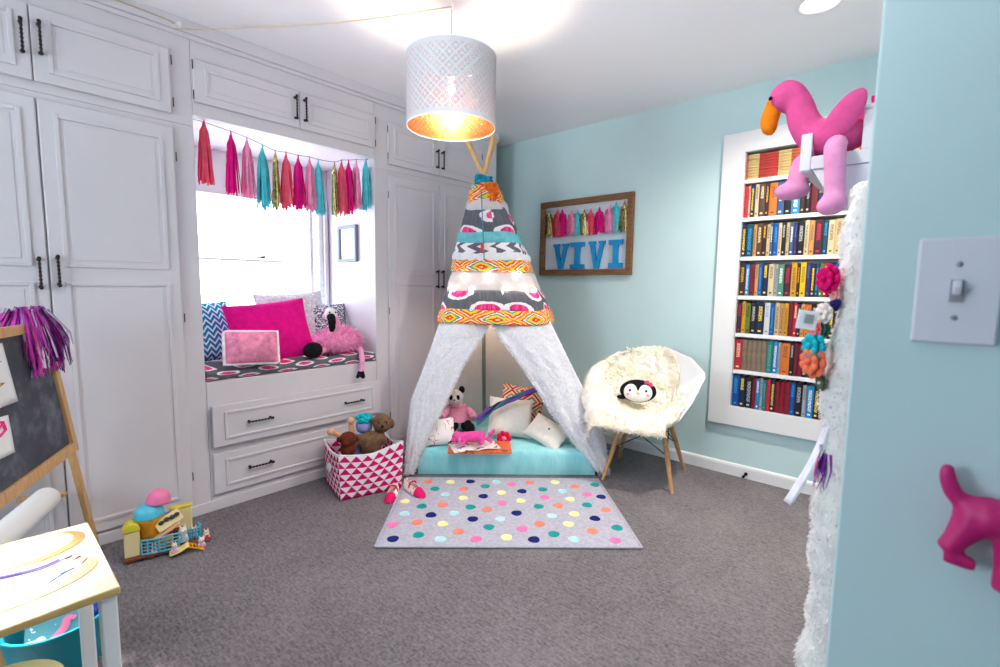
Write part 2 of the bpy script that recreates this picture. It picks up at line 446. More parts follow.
def multi():
    m, nt, b = new('multicoloured_diamond_fabric', .95, .1)
    u, v = uv(nt)
    k = (((u/.15).tri()+(v/.13).tri())*1.1).fr()
    base(nt, b, ramp(nt, k, [(0, (206, 70, 52)), (.2, (240, 226, 200)), (.36, (58, 142, 140)), (.54, (236, 150, 52)), (.72, (240, 232, 220)), (.86, (200, 60, 90))])); return m
def pillow(name, c, w, h, th, R, mats, label=None, parent=None, group=None, pinch=.10, n=18, local=False, seamw=0):
    """stuffed cushion: local x = width, y = height, z = thickness; R 3x3"""
    c = V(c); b = MB()
    for s in (1, -1):
        def fn(a, e, s=s):
            x, y = 2*a-1, 2*e-1
            k = max(0, (1-abs(x)**2.6))**.55*max(0, (1-abs(y)**2.6))**.55
            px = x*w/2*(1-pinch*(1-abs(y)**2)*abs(x)**4*.6); py = y*h/2*(1-pinch*(1-abs(x)**2)*abs(y)**4*.6)
            wob = .05*math.sin(5*x+3*y)*k
            return c+R@V((px, py, s*(th/2)*(k+wob)+s*.0012))
        b.grid(fn, n, n, uvf=lambda a, e: (a*w, e*h), flip=(s < 0))
    o = b.build(name, mats, parent, auto=0)
    if label: tag(o, label, 'pillow', group)
    return o
def basis(zdir, up=(0, 0, 1)):
    """columns: x width, y up-ish, z facing"""
    z = V(zdir).normalized(); x = V(up).cross(z).normalized(); y = z.cross(x)
    return Matrix(((x.x, y.x, z.x), (x.y, y.y, z.y), (x.z, y.z, z.z)))
def shag(b, samples, L, w, grav=.5, curl=.4, seg=3):
    """fur strands from (point, normal) samples"""
    for p, n in samples:
        p, n = V(p), V(n).normalized(); d = (n+V((rnd(-1, 1), rnd(-1, 1), rnd(-1, 1)))*curl).normalized()
        l = L*rnd(.6, 1.15); pts = [p-n*.004]; q = p.copy()
        for i in range(seg): d = (d+V((0, 0, -grav*(i+1)/seg))).normalized(); q = q+d*(l/seg); pts.append(q.copy())
        side = d.cross(V((rnd(-1, 1), rnd(-1, 1), rnd(-1, 1)))); side = side.normalized() if side.length > 1e-4 else V((1, 0, 0))
        b.strand(pts, w, side)
def ell_samples(c, r, n, R=None, lo=-1):
    out = []; c = V(c); R = R or Matrix.Identity(3)
    while len(out) < n:
        z = rnd(lo, 1); a = rnd(0, 2*PI); k = math.sqrt(max(0, 1-z*z)); d = V((k*math.cos(a), k*math.sin(a), z))
        out.append((c+R@V((d.x*r[0], d.y*r[1], d.z*r[2])), R@V((d.x/r[0], d.y/r[1], d.z/r[2]))))
    return out
def tassel(b, top, L, wd, n=34, loop=.02, fl=1.0):
    """tissue tassel: a twisted loop, a neck, then loose strips"""
    top = V(top)
    b.tube([top+V((0, 0, loop)), top+V((.002, .001, loop*.5)), top], [.003, .004, .006], 6)
    b.tube([top+V((0, 0, .002)), top-V((0, 0, .02)), top-V((0, 0, .045))], [.007, .011, .017], 8)
    for i in range(n):
        a = rnd(0, 2*PI); k = math.sqrt(rnd(.05, 1)); dx, dy = math.cos(a)*k, math.sin(a)*k*fl; l = L*rnd(.86, 1.02)
        pts = [top+V((dx*.008, dy*.008, -.012))]
        for q in (.15, .35, .65, 1):
            s = wd/2*(.45+.55*q)*(.9 if q < .3 else 1)
            pts.append(top+V((dx*s+rnd(-.003, .003), dy*s+rnd(-.003, .003), -l*q)))
        side = V((-math.sin(a)+rnd(-.4, .4), math.cos(a)+rnd(-.4, .4), 0)).normalized()
        b.strand(pts, [.007, .009, .009, .008, .007], side)
m_coral = fab('coral_tissue', (236, 88, 116)); m_mag = fab('magenta_tissue', (222, 24, 130)); m_pink = fab('pink_tissue', (247, 150, 192)); m_aqua = fab('aqua_tissue', (88, 200, 212))
m_gold = pm('gold_foil', (204, 184, 124), .25, .6, metal=.85, var=.3, vscale=60)
TCOL = {'c': (m_coral, 'coral tissue tassel'), 'm': (m_mag, 'magenta tissue tassel'), 'p': (m_pink, 'pink tissue tassel'), 'a': (m_aqua, 'aqua tissue tassel'), 'g': (m_gold, 'gold foil tassel')}

# ================================================================== WINDOW SEAT THINGS
b = MB()
def cush(a, e):
    return None
CY0, CY1, CX0, CX1, CZ0, CZ1 = -2.470, -1.456, -.60, -.004, .691, .752
def ring(a):  # rounded section around the cushion, in (x, z)
    P = [(CX1-.012, CZ0), (CX1, CZ0+.014), (CX1, CZ1-.022), (CX1-.022, CZ1), (CX0+.02, CZ1), (CX0, CZ1-.02), (CX0, CZ0+.01), (CX0+.012, CZ0)]
    k = a*len(P); i = int(k) % len(P); t = k-int(k); p, q = P[i], P[(i+1) % len(P)]
    return p[0]*(1-t)+q[0]*t, p[1]*(1-t)+q[1]*t
def fnc(a, e):
    x, z = ring(a); y = CY0+(CY1-CY0)*e
    if z > CZ0+.03: z += .004*math.sin(y*22+x*8)
    return (x, y, z)
b.grid(fnc, 32, 40, cu=True, uvf=lambda a, e: (e*1.014, -a*.80+.03))
for yy in (0, 1):
    o_ = len(b.v)
    for i in range(32): b.v.append(V(fnc(i/32, yy)))
    b.face([o_+i for i in range(32)][::(-1 if yy == 0 else 1)])
tag(b.build('seat_cushion', medallion(), auto=50), 'long grey seat cushion with pink medallions on the window seat', 'cushion')

def seatpillow(nm, px, py, w, h, th, face, mats, label, roll=0, lift=0, back=0):
    xp = py if py < 0 else None; bs = W(px, py, 2, .754) if xp is None else V((xp, W(px, 345, 0, xp).y, .754)); R_ = basis(face)@Euler((0, 0, roll)).to_matrix(); c = bs+V((-back, 0, 0))+basis(face).col[1]*(h/2*(1+abs(roll)*.8)+lift)
    return pillow(nm, c, w, h, th, R_, mats, label)
seatpillow('throw_pillow', 214, -.26, .30, .36, .10, (.90, .22, .30), chevron_blue(), 'blue and white chevron pillow at the left end of the window seat')
seatpillow('throw_pillow', 300, -.36, .46, .41, .11, (.93, -.06, .36), fab('pale_grey_plush', (205, 203, 206), var=.2, vscale=70, bmp=.7, bscale=90), 'fuzzy pale grey pillow leaning on the window behind the magenta pillow', roll=.06)
seatpillow('throw_pillow', 331, -.33, .28, .33, .10, (.9, -.16, .30), speckle(), 'dark speckled grey pillow in the right corner of the window seat')
seatpillow('throw_pillow', 276, 361, .46, .37, .13, (.90, -.10, .34), fab('magenta_cotton', (218, 18, 128)), 'plain bright magenta pillow in the middle of the window seat', roll=.10, back=.0, lift=-.02)
Rp = basis((.93, -.12, .30)); Rp = Rp@Euler((0, 0, -.06)).to_matrix(); cp = W(252, 366, 2, .754)+Rp.col[1]*.098+V((.01, 0, .006))
t = thing('throw_pillow', 'small pink satin pillow with white border in front of magenta pillow', 'pillow', cp-V((0, 0, .09)))
pillow('pillow_body', cp, .280, .188, .10, Rp, fab('pink_satin', (236, 140, 172), var=.2, vscale=22, bmp=.6, bscale=40), parent=t)
b = MB()
def brd(k):
    P = [(-1, -1), (1, -1), (1, 1), (-1, 1)]; i = int(k) % 4; f = k-int(k); p, q = P[i], P[(i+1) % 4]
    return p[0]*(1-f)+q[0]*f, p[1]*(1-f)+q[1]*f
def fnb(a, e):
    x, y = brd(a*4); ang = 2*PI*e
    return cp+Rp@V((x*.133+.010*math.cos(ang)*(1 if abs(x) > .9 else 0), y*.088+.009*math.cos(ang)*(1 if abs(y) > .9 else 0), .009*math.sin(ang)))
b.grid(fnb, 40, 8, cu=True, cv=True); b.build('pillow_border', fab('white_satin', (240, 236, 240)), t)

# plush flamingo on the seat
def blob(name, elems, mat, parent, vox=.008):
    b = MB()
    for e in elems:
        if e[0] == 'e': b.ell(*e[1:])
        else: b.tube(spline(e[1], 5) if len(e[1]) > 2 else e[1], [e[2][min(int(i/5), len(e[2])-1)]*(1-(i/5-int(i/5)))+e[2][min(int(i/5)+1, len(e[2])-1)]*(i/5-int(i/5)) for i in range((len(e[1])-1)*5+1)] if isinstance(e[2], list) and len(e[1]) > 2 else e[2], 12)
    return b.build(name, mat, parent, remesh=vox)
def ball(b, c, r, **k): b.ell(c, r, **k)
m_fpink = fab('soft_pink_plush', (244, 160, 202), var=.12, vscale=30, bmp=.6, bscale=110)
m_black = fab('black_felt', (26, 24, 28)); m_white = fab('white_plush', (240, 236, 238))
F = V((-.135, -1.665, .826))
t = thing('plush_flamingo', 'fluffy pale pink plush flamingo lying at right end of the window seat', 'soft toy', (F.x, F.y, .753))
blob('body', [('e', F, (.12, .155, .072)), ('e', F+V((-.02, .06, .02)), (.09, .09, .06)), ('t', [F+V((.02, -.02, .05)), F+V((.06, -.04, .12)), F+V((.07, -.065, .18))], [.05, .034, .035]), ('e', F+V((.075, -.08, .185)), (.04, .04, .042))], m_fpink, t)
b = MB(); shag(b, ell_samples(F, (.125, .16, .077), 1500, lo=-.6), .035, .004, .3, .6); shag(b, ell_samples(F+V((-.02, .06, .02)), (.095, .095, .066), 600, lo=-.2), .035, .004, .3, .6)
b.build('fluff', m_fpink, t, auto=0)
b = MB(); b.ell(F+V((.088, -.085, .19)), (.036, .036, .043)); b.build('face', m_white, t)
b = MB(); b.tube(spline([F+V((.105, -.093, .177)), F+V((.137, -.105, .155)), F+V((.143, -.107, .115)), F+V((.128, -.101, .09))], 5), [.026]*4+[.024]*4+[.021]*4+[.016]*3+[.006], 10); b.build('beak', m_black, t)
each('eye', m_black, t, [(F+V((.117, -.107, .203)), .006), (F+V((.120, -.070, .203)), .006)], nu=8, nv=6)
lg = MB(); lg.tube(spline([F+V((.12, .10, -.045)), V((.012, -1.575, .768)), V((.040, -1.585, .71)), V((.045, -1.60, .645))], 5), .017, 10)
lg = lg.build('leg', m_fpink, t)
b = MB(); b.tube([(.046, -1.60, .65), (.058, -1.615, .628), (.066, -1.64, .612)], [.016, .019, .009], 8, flat=.6); b.tube([(.046, -1.60, .65), (.06, -1.598, .62), (.066, -1.59, .602)], [.016, .018, .009], 8, flat=.6); b.build('foot', m_black, lg)
lg = MB().tube(spline([F+V((.06, -.11, -.03)), F+V((.10, -.17, -.042)), F+V((.125, -.20, -.040))], 5), .018, 10).build('leg', m_fpink, t)
b = MB(); b.ell(F+V((.125, -.225, -.022)), (.028, .062, .05)); b.build('foot', m_black, lg)

# picture in the alcove
def frame_on(parent, name, mat, org, ux, uy, n, w, h, t, d, bev=.003):
    """rectangular frame: org = lower-left outer corner, ux/uy unit axes, n outward"""
    org, ux, uy, n = V(org), V(ux), V(uy), V(n); R = Matrix((ux, uy, n)).transposed(); b = MB()
    for (a0, a1, c0, c1) in ((0, w, 0, t), (0, w, h-t, h), (0, t, t, h-t), (w-t, w, t, h-t)):
        b.box(org+ux*(a0+a1)/2+uy*(c0+c1)/2+n*d/2, (a1-a0, c1-c0, d), R)
    return b.build(name, mat, parent, smooth=False, bevel=bev)
t = thing('framed_picture', 'small grey framed white picture hanging on the right alcove wall', 'picture', (-.32, -1.452, 1.36))
frame_on(t, 'frame', pm('grey_frame_paint', (120, 128, 142), .5), (-.437, -1.4515, 1.36), (1, 0, 0), (0, 0, 1), (0, -1, 0), .237, .252, .022, .022)
MB().bx(-.42, -.217, -1.458, -1.4525, 1.375, 1.597).build('picture_sheet', pm('white_paper', (240, 240, 240), .8, .1), t, smooth=False)

# tassel garland
GX = -.055
gp = [(203.8, 123, 183.5, 'c'), (230.7, 136, 194.5, 'm'), (246.8, 142, 198, 'p'), (262.2, 149, 209, 'a'), (275.2, 155, 210, 'g'), (285.8, 156.5, 210, 'c'), (298, 159.5, 210, 'm'), (309.2, 161, 211, 'p'), (318, 163.5, 215, 'a'), (334.3, 166, 216.6, 'g'), (341.4, 164, 215, 'c'), (348.4, 164, 214, 'm'), (356, 163.5, 210, 'p'), (365.6, 162, 210, 'a')]
t = thing('tassel_garland', 'garland of fourteen pink, aqua, coral and gold tassels across the alcove top', 'garland', W(290, 160, 0, GX))
pts = []
for (x, y, yb, k) in gp:
    p = W(x, y, 0, GX); q = W(x, yb, 0, GX); L = p.z-q.z
    b = MB(); tassel(b, p, L, .085 if k != 'g' else .055, 60 if k != 'g' else 36, .028)
    o = b.build('tassel', TCOL[k][0], t, auto=0); o['label'] = TCOL[k][1]
    pts.append(p+V((0, 0, .024)))
pts = [V((p.x, p.y, min(p.z, 2.012))) for p in pts]; s0 = V((GX, -2.468, 2.014)); s1 = V((GX, -1.458, pts[-1].z+.01))
MB().tube(spline([s0]+pts+[s1], 3), .002, 6).build('string', pm('grey_twine', (120, 116, 124), .9), t)

# ================================================================== BOOK WALL: framed built-in shelves and every book
t = thing('bookcase', 'white framed recessed bookcase on the aqua wall full of old books', 'bookcase', ((NX0+NX1)/2, -.01, .33))
FX0, FX1, FZ0, FZ1 = 1.71, 2.62, .335, 2.165
b = MB()
b.bx(FX0, NX0, -.03, -.001, FZ0, FZ1); b.bx(NX1, FX1, -.03, -.001, FZ0, FZ1); b.bx(NX0, NX1, -.03, -.001, FZ0, NZ0); b.bx(NX0, NX1, -.03, -.001, NZ1, FZ1)
b.build('frame', m_trim, t, smooth=False)
b = MB(); b.bx(NX0+.001, NX0+.008, -.028, .175, NZ0+.001, NZ1-.001); b.bx(NX1-.008, NX1-.001, -.028, .175, NZ0+.001, NZ1-.001); b.bx(NX0+.008, NX1-.008, .165, .175, NZ0+.001, NZ1-.001)
b.build('lining', m_trim, t, smooth=False)
SH = [.683, .918, 1.155, 1.397, 1.637, 1.868]
for z in SH: MB().bx(NX0+.009, NX1-.009, -.012, .16, z-.012, z+.012).build('shelf', m_trim, t, smooth=False, bevel=.002)
def cover(rgb, tx, mode):
    rgb = tuple(c*.86 for c in rgb); key = ('cover', rgb, tx, mode)
    if key in MATS: return MATS[key]
    m, nt, b = new('book_cloth', .6, .3)
    g = oxyz(nt, 'Generated'); x, z = g[0], g[2]
    if mode == 0 or tx is None:
        n = noi(nt, 40, 3); base(nt, b, ramp(nt, n, [(.3, tuple(c*.86 for c in rgb)), (.7, rgb)], 'LINEAR'))
    else:
        n = noi(nt, 1.0, 1, vec=vec3(nt, x*6, z*46)); lo, hi = ((.42, .88), (.2, .86), (.55, .92))[mode % 3]
        msk = n.gt(.5)*((x-.5).ab().lt(.24))*(z.gt(lo))*(z.lt(hi))
        l2 = (z.gt(.08))*(z.lt(.13))*((x-.5).ab().lt(.2))
        base(nt, b, mix(nt, msk.mx(l2), rgb, tx))
    MATS[key] = m; return m
m_pages = pm('book_pages', (226, 214, 188), .9, .1, var=.06, vscale=80)
def mkbook(name, x0, x1, y0, y1, z0, z1, cm, flat=False):
    """a bound book, spine to the room: cloth boards and rounded spine, page block as a part"""
    b = MB(); th = .0022
    if flat:
        P = [(y0, z0), (y0-.003, z0+(z1-z0)*.3), (y0-.003, z0+(z1-z0)*.7), (y0, z1), (y1, z1), (y1, z1-th), (y0+.004, z1-th), (y0+.004, z0+th), (y1, z0+th), (y1, z0)]
        b.prism(P, x1-x0, Matrix(((0, 0, 1, x0), (1, 0, 0, 0), (0, 1, 0, 0), (0, 0, 0, 1))))
    else:
        k = x1-x0
        P = [(x0, y1), (x0, y0), (x0+k*.25, y0-.004), (x0+k*.75, y0-.004), (x1, y0), (x1, y1), (x1-th, y1), (x1-th, y0+.005), (x0+th, y0+.005), (x0+th, y1)]
        b.prism(P, z1-z0, Matrix(((1, 0, 0, 0), (0, 1, 0, 0), (0, 0, 1, z0), (0, 0, 0, 1))))
    o = b.build(name, cm, smooth=False)
    q = MB()
    if flat: q.bx(x0+.002, x1-.002, y0+.0045, y1-.003, z0+th+.0002, z1-th-.0002)
    else: q.bx(x0+th+.0002, x1-th-.0002, y0+.0055, y1-.003, z0+.003, z1-.004)
    q.build('pages', m_pages, o, smooth=False)
    return o
ORD = 'first second third fourth fifth sixth seventh eighth ninth tenth eleventh twelfth thirteenth fourteenth fifteenth sixteenth seventeenth eighteenth nineteenth twentieth twenty-first twenty-second twenty-third twenty-fourth'.split()
K = {'red': (190, 34, 56), 'brightred': (226, 42, 60), 'cream': (226, 206, 166), 'navy': (26, 38, 78), 'brown': (92, 66, 54), 'darkbrown': (58, 36, 34), 'orange': (226, 122, 46), 'slate': (62, 92, 140), 'black': (28, 27, 34),
     'skyblue': (36, 142, 208), 'maroon': (124, 28, 50), 'blue': (20, 84, 168), 'gold': (222, 164, 40), 'yellow': (246, 210, 24), 'green': (54, 128, 72), 'teal': (40, 128, 132), 'olive': (110, 128, 52), 'taupe': (150, 130, 112),
     'white': (232, 230, 228), 'grey': (176, 176, 182), 'tan': (214, 158, 96), 'purple': (62, 48, 104), 'seagreen': (84, 152, 128), 'plum': (70, 36, 52), 'darkteal': (24, 72, 92), 'crimson': (150, 24, 48), 'sand': (210, 188, 140)}
ADJ = {'brightred': 'bright red', 'darkbrown': 'dark brown', 'slate': 'slate blue', 'skyblue': 'sky blue', 'gold': 'golden', 'taupe': 'taupe cloth', 'seagreen': 'sea green', 'darkteal': 'dark teal', 'sand': 'sand coloured'}
TX = {'red': 'cream', 'brightred': None, 'cream': 'brown', 'navy': 'yellow', 'brown': 'cream', 'darkbrown': 'gold', 'orange': 'brown', 'slate': 'white', 'black': 'grey', 'skyblue': 'white', 'maroon': 'darkbrown', 'blue': 'skyblue', 'gold': 'brown', 'yellow': 'brown',
      'green': 'cream', 'teal': 'seagreen', 'olive': 'black', 'taupe': 'darkbrown', 'white': 'skyblue', 'grey': 'slate', 'tan': 'brown', 'purple': 'slate', 'seagreen': 'white', 'plum': 'red', 'darkteal': 'skyblue', 'crimson': None, 'sand': 'brown'}
# each row: width in mm and colour, read left to right
R2 = [(24, 'brightred'), (13, 'cream'), (23, 'navy'), (23, 'cream'), (35, 'brown'), (21, 'darkbrown'), (43, 'orange'), (38, 'slate'), (38, 'black'), (44, 'skyblue'), (26, 'darkbrown'), (26, 'black'), (34, 'maroon'), (24, 'navy'), (30, 'brown'), (26, 'slate'), (30, 'black'), (36, 'crimson'), (30, 'navy'), (28, 'cream')]
R3 = [(26, 'navy'), (40, 'darkteal'), (20, 'tan'), (30, 'brown'), (24, 'darkbrown'), (20, 'sand'), (14, 'slate'), (28, 'blue'), (19, 'cream'), (21, 'black'), (20, 'sand'), (22, 'slate'), (17, 'purple'), (36, 'black'), (23, 'cream'), (26, 'tan'), (40, 'plum'), (26, 'darkteal'), (32, 'cream'), (34, 'sand'), (26, 'navy'), (26, 'brown'), (24, 'red')]
R4 = [(34, 'darkbrown'), (24, 'skyblue'), (32, 'maroon'), (20, 'tan'), (22, 'blue'), (32, 'navy'), (32, 'cream'), (21, 'grey'), (31, 'seagreen'), (36, 'plum'), (31, 'gold'), (16, 'darkbrown'), (29, 'yellow'), (24, 'purple'), (22, 'navy'), (18, 'darkteal'), (20, 'green'), (22, 'red'), (30, 'navy'), (28, 'blue'), (30, 'black'), (26, 'cream'), (28, 'maroon')]
R5 = [(28, 'plum'), (24, 'gold'), (27, 'olive'), (34, 'black'), (44, 'navy'), (31, 'white'), (25, 'blue'), (27, 'sand'), (23, 'tan'), (23, 'gold'), (25, 'maroon'), (22, 'red'), (16, 'navy'), (20, 'tan'), (30, 'orange'), (28, 'black'), (30, 'cream'), (26, 'teal'), (32, 'navy'), (28, 'brown'), (26, 'slate'), (30, 'maroon')]
R6 = [(44, 'red'), (28, 'taupe'), (27, 'taupe'), (28, 'taupe'), (27, 'taupe'), (29, 'taupe'), (34, 'teal'), (28, 'skyblue'), (15, 'grey'), (48, 'orange'), (23, 'black'), (20, 'maroon'), (22, 'crimson'), (28, 'navy'), (30, 'brown'), (28, 'black'), (30, 'blue'), (28, 'cream'), (30, 'maroon'), (28, 'teal')]
R7 = [(40, 'blue'), (36, 'navy'), (42, 'black'), (20, 'crimson'), (22, 'skyblue'), (17, 'grey'), (20, 'teal'), (21, 'brightred'), (26, 'navy'), (26, 'crimson'), (26, 'crimson'), (28, 'crimson'), (27, 'blue'), (38, 'black'), (20, 'grey'), (36, 'skyblue'), (30, 'navy'), (30, 'maroon'), (32, 'black'), (28, 'blue'), (30, 'brown')]
rows = [(R2, 1.637, 'second shelf from top'), (R3, 1.397, 'third shelf from top'), (R4, 1.155, 'fourth shelf from top'), (R5, .918, 'third shelf from bottom'), (R6, .683, 'second shelf from bottom'), (R7, NZ0-.011, 'bottom shelf')]
for R, sz, nm in rows:
    x = NX0+.010; z0 = sz+.0125; xe = NX1-.010
    for i, (w, c) in enumerate(R):
        w = w/1000*1.0
        if x+w > xe: break
        hgt = rnd(.190, .203) if c not in ('taupe',) else .196
        tx = TX[c]; mode = random.choice([1, 2, 3]) if tx else 0
        if c == 'taupe': mode = 0
        o = mkbook('book', x+.0006, x+w-.0006, rnd(-.004, .004), .125, z0, z0+hgt, cover(K[c], K[tx] if tx else None, mode))
        tag(o, '%s book, %s from left on the %s of the white bookcase' % (ADJ.get(c, c), ORD[i], nm), 'book', 'books on the %s' % nm)
        x += w
x = NX0+.010
for n_, (w, c, nm) in enumerate([(14, 'tan', 'narrow tan'), (58, 'sand', 'first cream'), (104, 'red', 'first red'), (66, 'sand', 'second cream'), (60, 'orange', 'first orange'), (90, 'sand', 'third cream'), (104, 'red', 'second red'), (66, 'sand', 'last cream'), (70, 'orange', 'last orange')]):
    w /= 1000
    if x+w > NX1-.009: break
    z = 1.8805; k = 9
    for i in range(k):
        h = .0152+rnd(-.0008, .0008); mc = {'sand': (236, 206, 140), 'red': (204, 66, 60), 'tan': (220, 120, 80), 'orange': (222, 108, 74)}[c]
        j = rnd(-.003, .003)
        o = mkbook('book', x+.0008, x+w-.0008, rnd(-.004, .002), .12, z, z+h, cover(tuple(q*rnd(.9, 1.05) if False else q for q in mc), None, 0), flat=True)
        tag(o, 'thin book lying flat in the %s stack on the top shelf, %s from below' % (nm, ORD[i]), 'book', 'flat books on the top shelf')
        z += h+.0012
    x += w

# ================================================================== NAME FRAME WITH TASSELS
t = thing('framed_letters', 'brown wooden frame with blue letters VIVI under small tassels on aqua wall', 'picture', (.68, -.02, 1.30))
m_brn = wood('brown_frame_wood', (92, 62, 40), (142, 100, 66), 0)
frame_on(t, 'frame', m_brn, (.280, -.003, 1.300), (1, 0, 0), (0, 0, 1), (0, -1, 0), .832, .596, .045, .03)
MB().bx(.30, 1.09, -.008, -.0035, 1.32, 1.88).build('backing', pm('pale_backing_paper', (204, 214, 224), .8, .1), t, smooth=False)
m_let = pm('bright_blue_paint', (10, 136, 196), .5, .35)
def letter(kind, xa, xb, z0, z1):
    w, h = xb-xa, z1-z0; s = .26*w; e = .17*h; b = MB()
    Mx = Matrix(((1, 0, 0, xa), (0, 0, -1, -.010), (0, 1, 0, z0), (0, 0, 0, 1)))
    if kind == 'I':
        b.prism([(0, 0), (w, 0), (w, e), (w*.68, e), (w*.68, h-e), (w, h-e), (w, h), (0, h), (0, h-e), (w*.32, h-e), (w*.32, e), (0, e)], .022, Mx)
    else:
        b.prism([(w*.36, 0), (w*.64, 0), (w*.92, h-e*.6), (w, h-e*.6), (w, h), (w*.60, h), (w*.60, h-e*.6), (w*.68, h-e*.6), (w*.5, h*.26), (w*.34, h-e*.6), (w*.42, h-e*.6), (w*.42, h), (0, h), (0, h-e*.6), (w*.08, h-e*.6)], .022, Mx)
    return b.build('letter', m_let, t, smooth=False, bevel=.002)
for k, xa, xb, yt, yb in (('V', 552.8, 567.8, 243.8, 270.0), ('I', 569.9, 583.7, 242.2, 269.2), ('V', 588, 604.5, 241, 268.4), ('I', 608.2, 622, 239.6, 267.6)):
    p = W(xa, (yt+yb)/2, 1, -.03); q = W(xb, (yt+yb)/2, 1, -.03); zt = W((xa+xb)/2, yt, 1, -.03).z; zb = W((xa+xb)/2, yb, 1, -.03).z
    letter(k, p.x, q.x, max(zb, 1.350), zt)
pts = []
for x, y, k in ((549.3, 210.5, 'g'), (557.6, 209.5, 'c'), (562.4, 209.5, 'm'), (571.5, 210, 'p'), (577.4, 210, 'a'), (584.4, 210, 'g'), (590.8, 209, 'c'), (599.4, 207.5, 'm'), (609.6, 205, 'p'), (616, 202.5, 'a'), (624.5, 201.5, 'g')):
    p = W(x, y+1.5, 1, -.024); zb = W(x, 237.5-(x-549)*.07, 1, -.024).z
    b = MB(); tassel(b, p, p.z-zb, .125, 60, .018, fl=.12)
    o = b.build('tassel', TCOL[k][0], t, auto=0); o['label'] = TCOL[k][1]; pts.append(p+V((0, 0, .016)))
MB().tube([V((.312, -.02, pts[0].z+.01))]+pts+[V((1.055, -.02, pts[-1].z+.005))], .0015, 6).build('string', pm('white_string', (230, 228, 226), .9), t)
# ================================================================== TEEPEE in the corner
TA, TB = V((.358, -1.488, 0)), V((1.252, -.612, 0)); TPX = V((.45, -.89, 1.916))
FEET = [TA, TB, V((.94, -.065, 0)), V((.062, -.455, 0)), V((.065, -1.05, 0))]
tn = (TB-TA).cross(TPX-TA).normalized(); tn = -tn if tn.dot(CAM-TA) < 0 else tn
TU = (TB-TA).normalized(); TN = V((-TU.y, TU.x, 0)); TZ = V((0, 0, 1))
def FP(x, y): return WP(x, y, TA, tn)
m_pole = wood('pale_pine', (206, 160, 104), (228, 190, 138), 2)
m_chen = fab('white_chenille', (232, 232, 238), var=.05, vscale=60, bmp=1.0, bscale=75)
tp = thing('teepee', 'tall white play teepee wrapped in colourful fabric bands, in the corner', 'teepee', (.6, -.75, 0))
for f in FEET:
    d = (TPX-f); q = f+d*(1+(.30 if f is not FEET[3] else -.02)/d.length); off = (f-V((.6, -.75, 0))).normalized()*.012
    pts = [f+V((0, 0, .001)), f+d*.5+off, TPX+off*.8, q-off*.2]
    o = MB().tube(pts, [.015, .015, .014, .014], 12).build('pole', m_pole if f is not FEET[3] else pm('grey_pole_paint', (118, 128, 128), .6), tp)
    if f is FEET[3]: o['label'] = 'grey rear pole'
def ringpts(z, off):
    """closed outline of the cloth at height z, starting at the middle of the front"""
    k = z/TPX.z; P = [f.lerp(TPX, k) for f in FEET]; c = sum(P, V())/5
    P = [V((p.x, p.y, z)) for p in P]; c.z = z
    Q = []
    for i in range(5):
        a, b_ = P[i], P[(i+1) % 5]
        for t in (.06, .22, .4, .6, .78, .94): Q.append(a.lerp(b_, t))
    out = [q+(q-c).normalized()*off if (q-c).length > 1e-5 else q for q in Q]
    for p in out: p.x = max(p.x, .032); p.y = min(p.y, -.028)
    return out[3:]+out[:3]
def zf(y): return FP(484+(y-180)*.066, y).z
def band(name, y0, y1, off, mats, label=None, wav=.006, vo=0, ruf=0, ph=0):
    z1, z0 = zf(y0), zf(y1); N = 90; nv = 8; ra = {}
    per = 0; r0 = ringpts((z0+z1)/2, off); L = [0]
    for i in range(30): per += (r0[(i+1) % 30]-r0[i]).length; L.append(per)
    def fn(a, e):
        z = z0+(z1-z0)*e; key = round(z, 5)
        if key not in ra: ra[key] = ringpts(z, off)
        r = ra[key]; k = (a % 1)*30; i = int(k) % 30; t = k-int(k); p = r[i].lerp(r[(i+1) % 30], t)
        c = sum(r, V())/30; dr = (p-c); dr = dr.normalized() if dr.length > 1e-5 else V((0, 0, 0))
        bul = math.sin(PI*e)*.010+.010*noise.noise(V((math.cos(2*PI*a)*4, math.sin(2*PI*a)*4, z*16)))+ruf*math.sin(a*2*PI*34+3*math.sin(a*40))*(1-e*.6)
        return p+dr*bul+V((0, 0, wav*math.sin(a*2*PI*5+ph)*(1 if e < .5 else 1)))
    b = MB().grid(fn, N, nv, cu=True, uvf=lambda a, e: (a*per-.37, (z0+(z1-z0)*e)-z0+vo))
    o = b.build(name, mats, tp, solid=.004, auto=0)
    if label: o['label'] = label
    return o
m_sheer = sheer(fab('white_sheer_cotton', (236, 230, 234), var=.05, vscale=14, bmp=.3, bscale=60), .28)
m_aq = fab('aqua_cotton', (112, 190, 200), var=.12, vscale=20)
band('fabric_band', 185, 206, .066, zigzag(), 'orange print band near the top', ph=1)
band('fabric_band', 200, 213, .066, m_sheer, 'white band under the orange print', ph=2, wav=.012)
band('fabric_band', 209, 235, .068, medallion(), 'upper grey band with pink medallions', vo=.045)
band('fabric_band', 232, 244, .068, m_aq, 'aqua band', ph=.6)
band('fabric_band', 242, 256, .066, arrows(), 'grey and white arrow band', wav=.004)
band('fabric_band', 253, 261, .070, m_chen, 'white ruffled band', ruf=.006)
band('fabric_band', 257, 272, .064, zigzag(), 'upper orange zigzag band', vo=.02, ph=3)
band('fabric_band', 270, 296, .052, m_sheer, 'wide white band with lights on it')
band('fabric_band', 291, 311, .062, medallion(), 'lower grey band with pink medallions', vo=.045, ph=2)
band('fabric_band', 308, 324, .060, zigzag(), 'lower orange and green zigzag band', ph=4, vo=.01)
